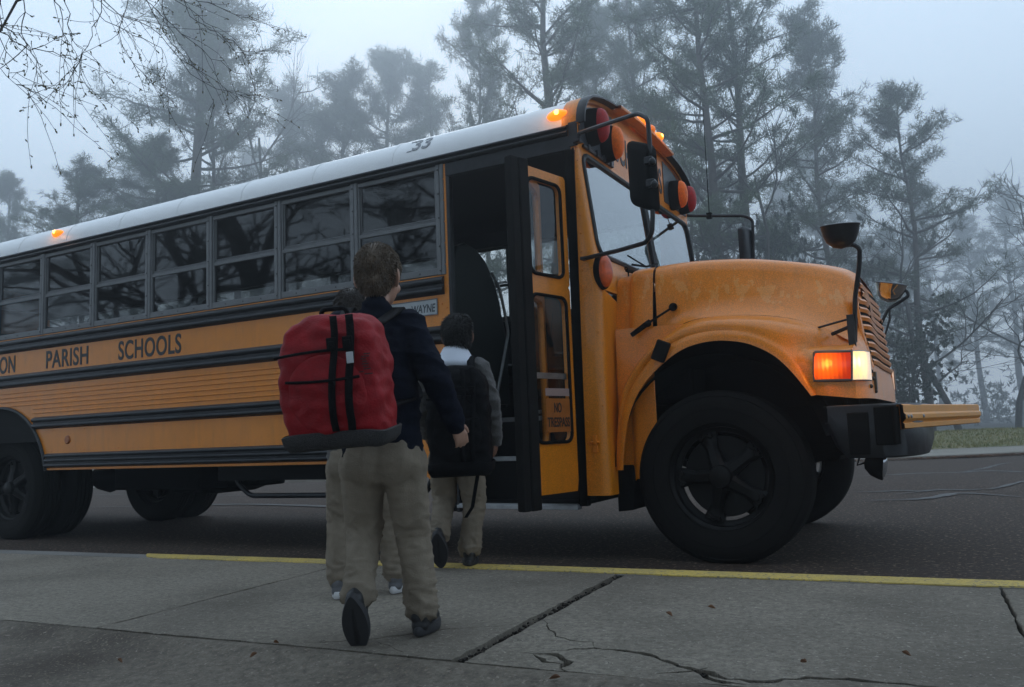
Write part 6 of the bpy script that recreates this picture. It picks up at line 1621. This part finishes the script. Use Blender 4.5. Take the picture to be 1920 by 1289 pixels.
g.build('twigs', 'greybark', tk, smooth=True, sharp=180, clean=False); gb.build('buds', 'bud', tk, smooth=True, sharp=180, clean=False)

# undergrowth and far wood that reads as one dim mass
t = TB(91); r = t.r; C, D = [], []
for i in range(3600):
    px = r.uniform(-500, 2500); dp = r.uniform(66, 92)*DK; q = CAM+ray(px, 800)*dp
    hmax = 5.5+3.0*math.sin(px*.011)+2.*math.sin(px*.031+1)+1.2*math.sin(px*.09)
    z = -.6+abs(r.normal())*.5*hmax; C.append(np.array((q.x, q.y, z))); D.append(np.array((0, 0, 1.)))
t.tufts(C, D, 12, .9, .10, 1.4)
T = np.concatenate(t.tri); n = len(T); me = bpy.data.meshes.new('undergrowth'); me.vertices.add(3*n); me.vertices.foreach_set('co', T.reshape(-1)); me.loops.add(3*n); me.loops.foreach_set('vertex_index', np.arange(3*n, dtype=np.int32))
me.polygons.add(n); me.polygons.foreach_set('loop_start', np.arange(0, 3*n, 3, dtype=np.int32)); me.update(); me.materials.append(M['hollyleaf']); o = bpy.data.objects.new('undergrowth', me); COL.objects.link(o)
tag(o, 'dim undergrowth at the foot of the wood, one grey mass in the fog', 'undergrowth', kind='stuff')
# ---- haze
hm = bpy.data.materials.new('haze'); hm.use_nodes = True; t = hm.node_tree; t.nodes.clear()
o_ = t.nodes.new('ShaderNodeOutputMaterial'); pv = t.nodes.new('ShaderNodeVolumePrincipled')
pv.inputs['Color'].default_value = (.86, .93, 1, 1); pv.inputs['Density'].default_value = .0082; pv.inputs['Anisotropy'].default_value = .70
t.links.new(pv.outputs[0], o_.inputs['Volume'])
g = MB(); g.span((-130, -34, -1.8), (110, 172, 48)); M['haze'] = hm
tag(g.build('haze', 'haze'), kind='stuff')

# ---- separate pieces become separate parts; past a hundred of a part they are one
def split_loose(o):
    me = o.data; bm = bmesh.new(); bm.from_mesh(me); bm.verts.ensure_lookup_table(); seen = set(); groups = []
    for v in bm.verts:
        if v.index in seen: continue
        st = [v]; seen.add(v.index); grp = []
        while st:
            a = st.pop(); grp.append(a.index)
            for e in a.link_edges:
                b = e.other_vert(a)
                if b.index not in seen: seen.add(b.index); st.append(b)
        groups.append(set(grp))
    bm.free()
    if len(groups) < 2: return
    for gi, grp in enumerate(groups):
        b = bmesh.new(); b.from_mesh(me); b.verts.ensure_lookup_table()
        bmesh.ops.delete(b, geom=[v for v in b.verts if v.index not in grp], context='VERTS')
        m2 = bpy.data.meshes.new(me.name); b.to_mesh(m2); b.free(); m2.materials.append(me.materials[0])
        c = o.copy(); c.data = m2; COL.objects.link(c)
    bpy.data.objects.remove(o)
for nm in ('wheel_well', 'skirt_lip', 'cowl_side', 'light_panel', 'cap_lip', 'cowl', 'engine', 'under_tanks'):
    for o in [o for o in bpy.data.objects if o.name.split('.')[0] == nm and not o.children]: split_loose(o)
for o in bpy.data.objects:
    if o.name.split('.')[0] == 'buds': o['kind'] = 'stuff'
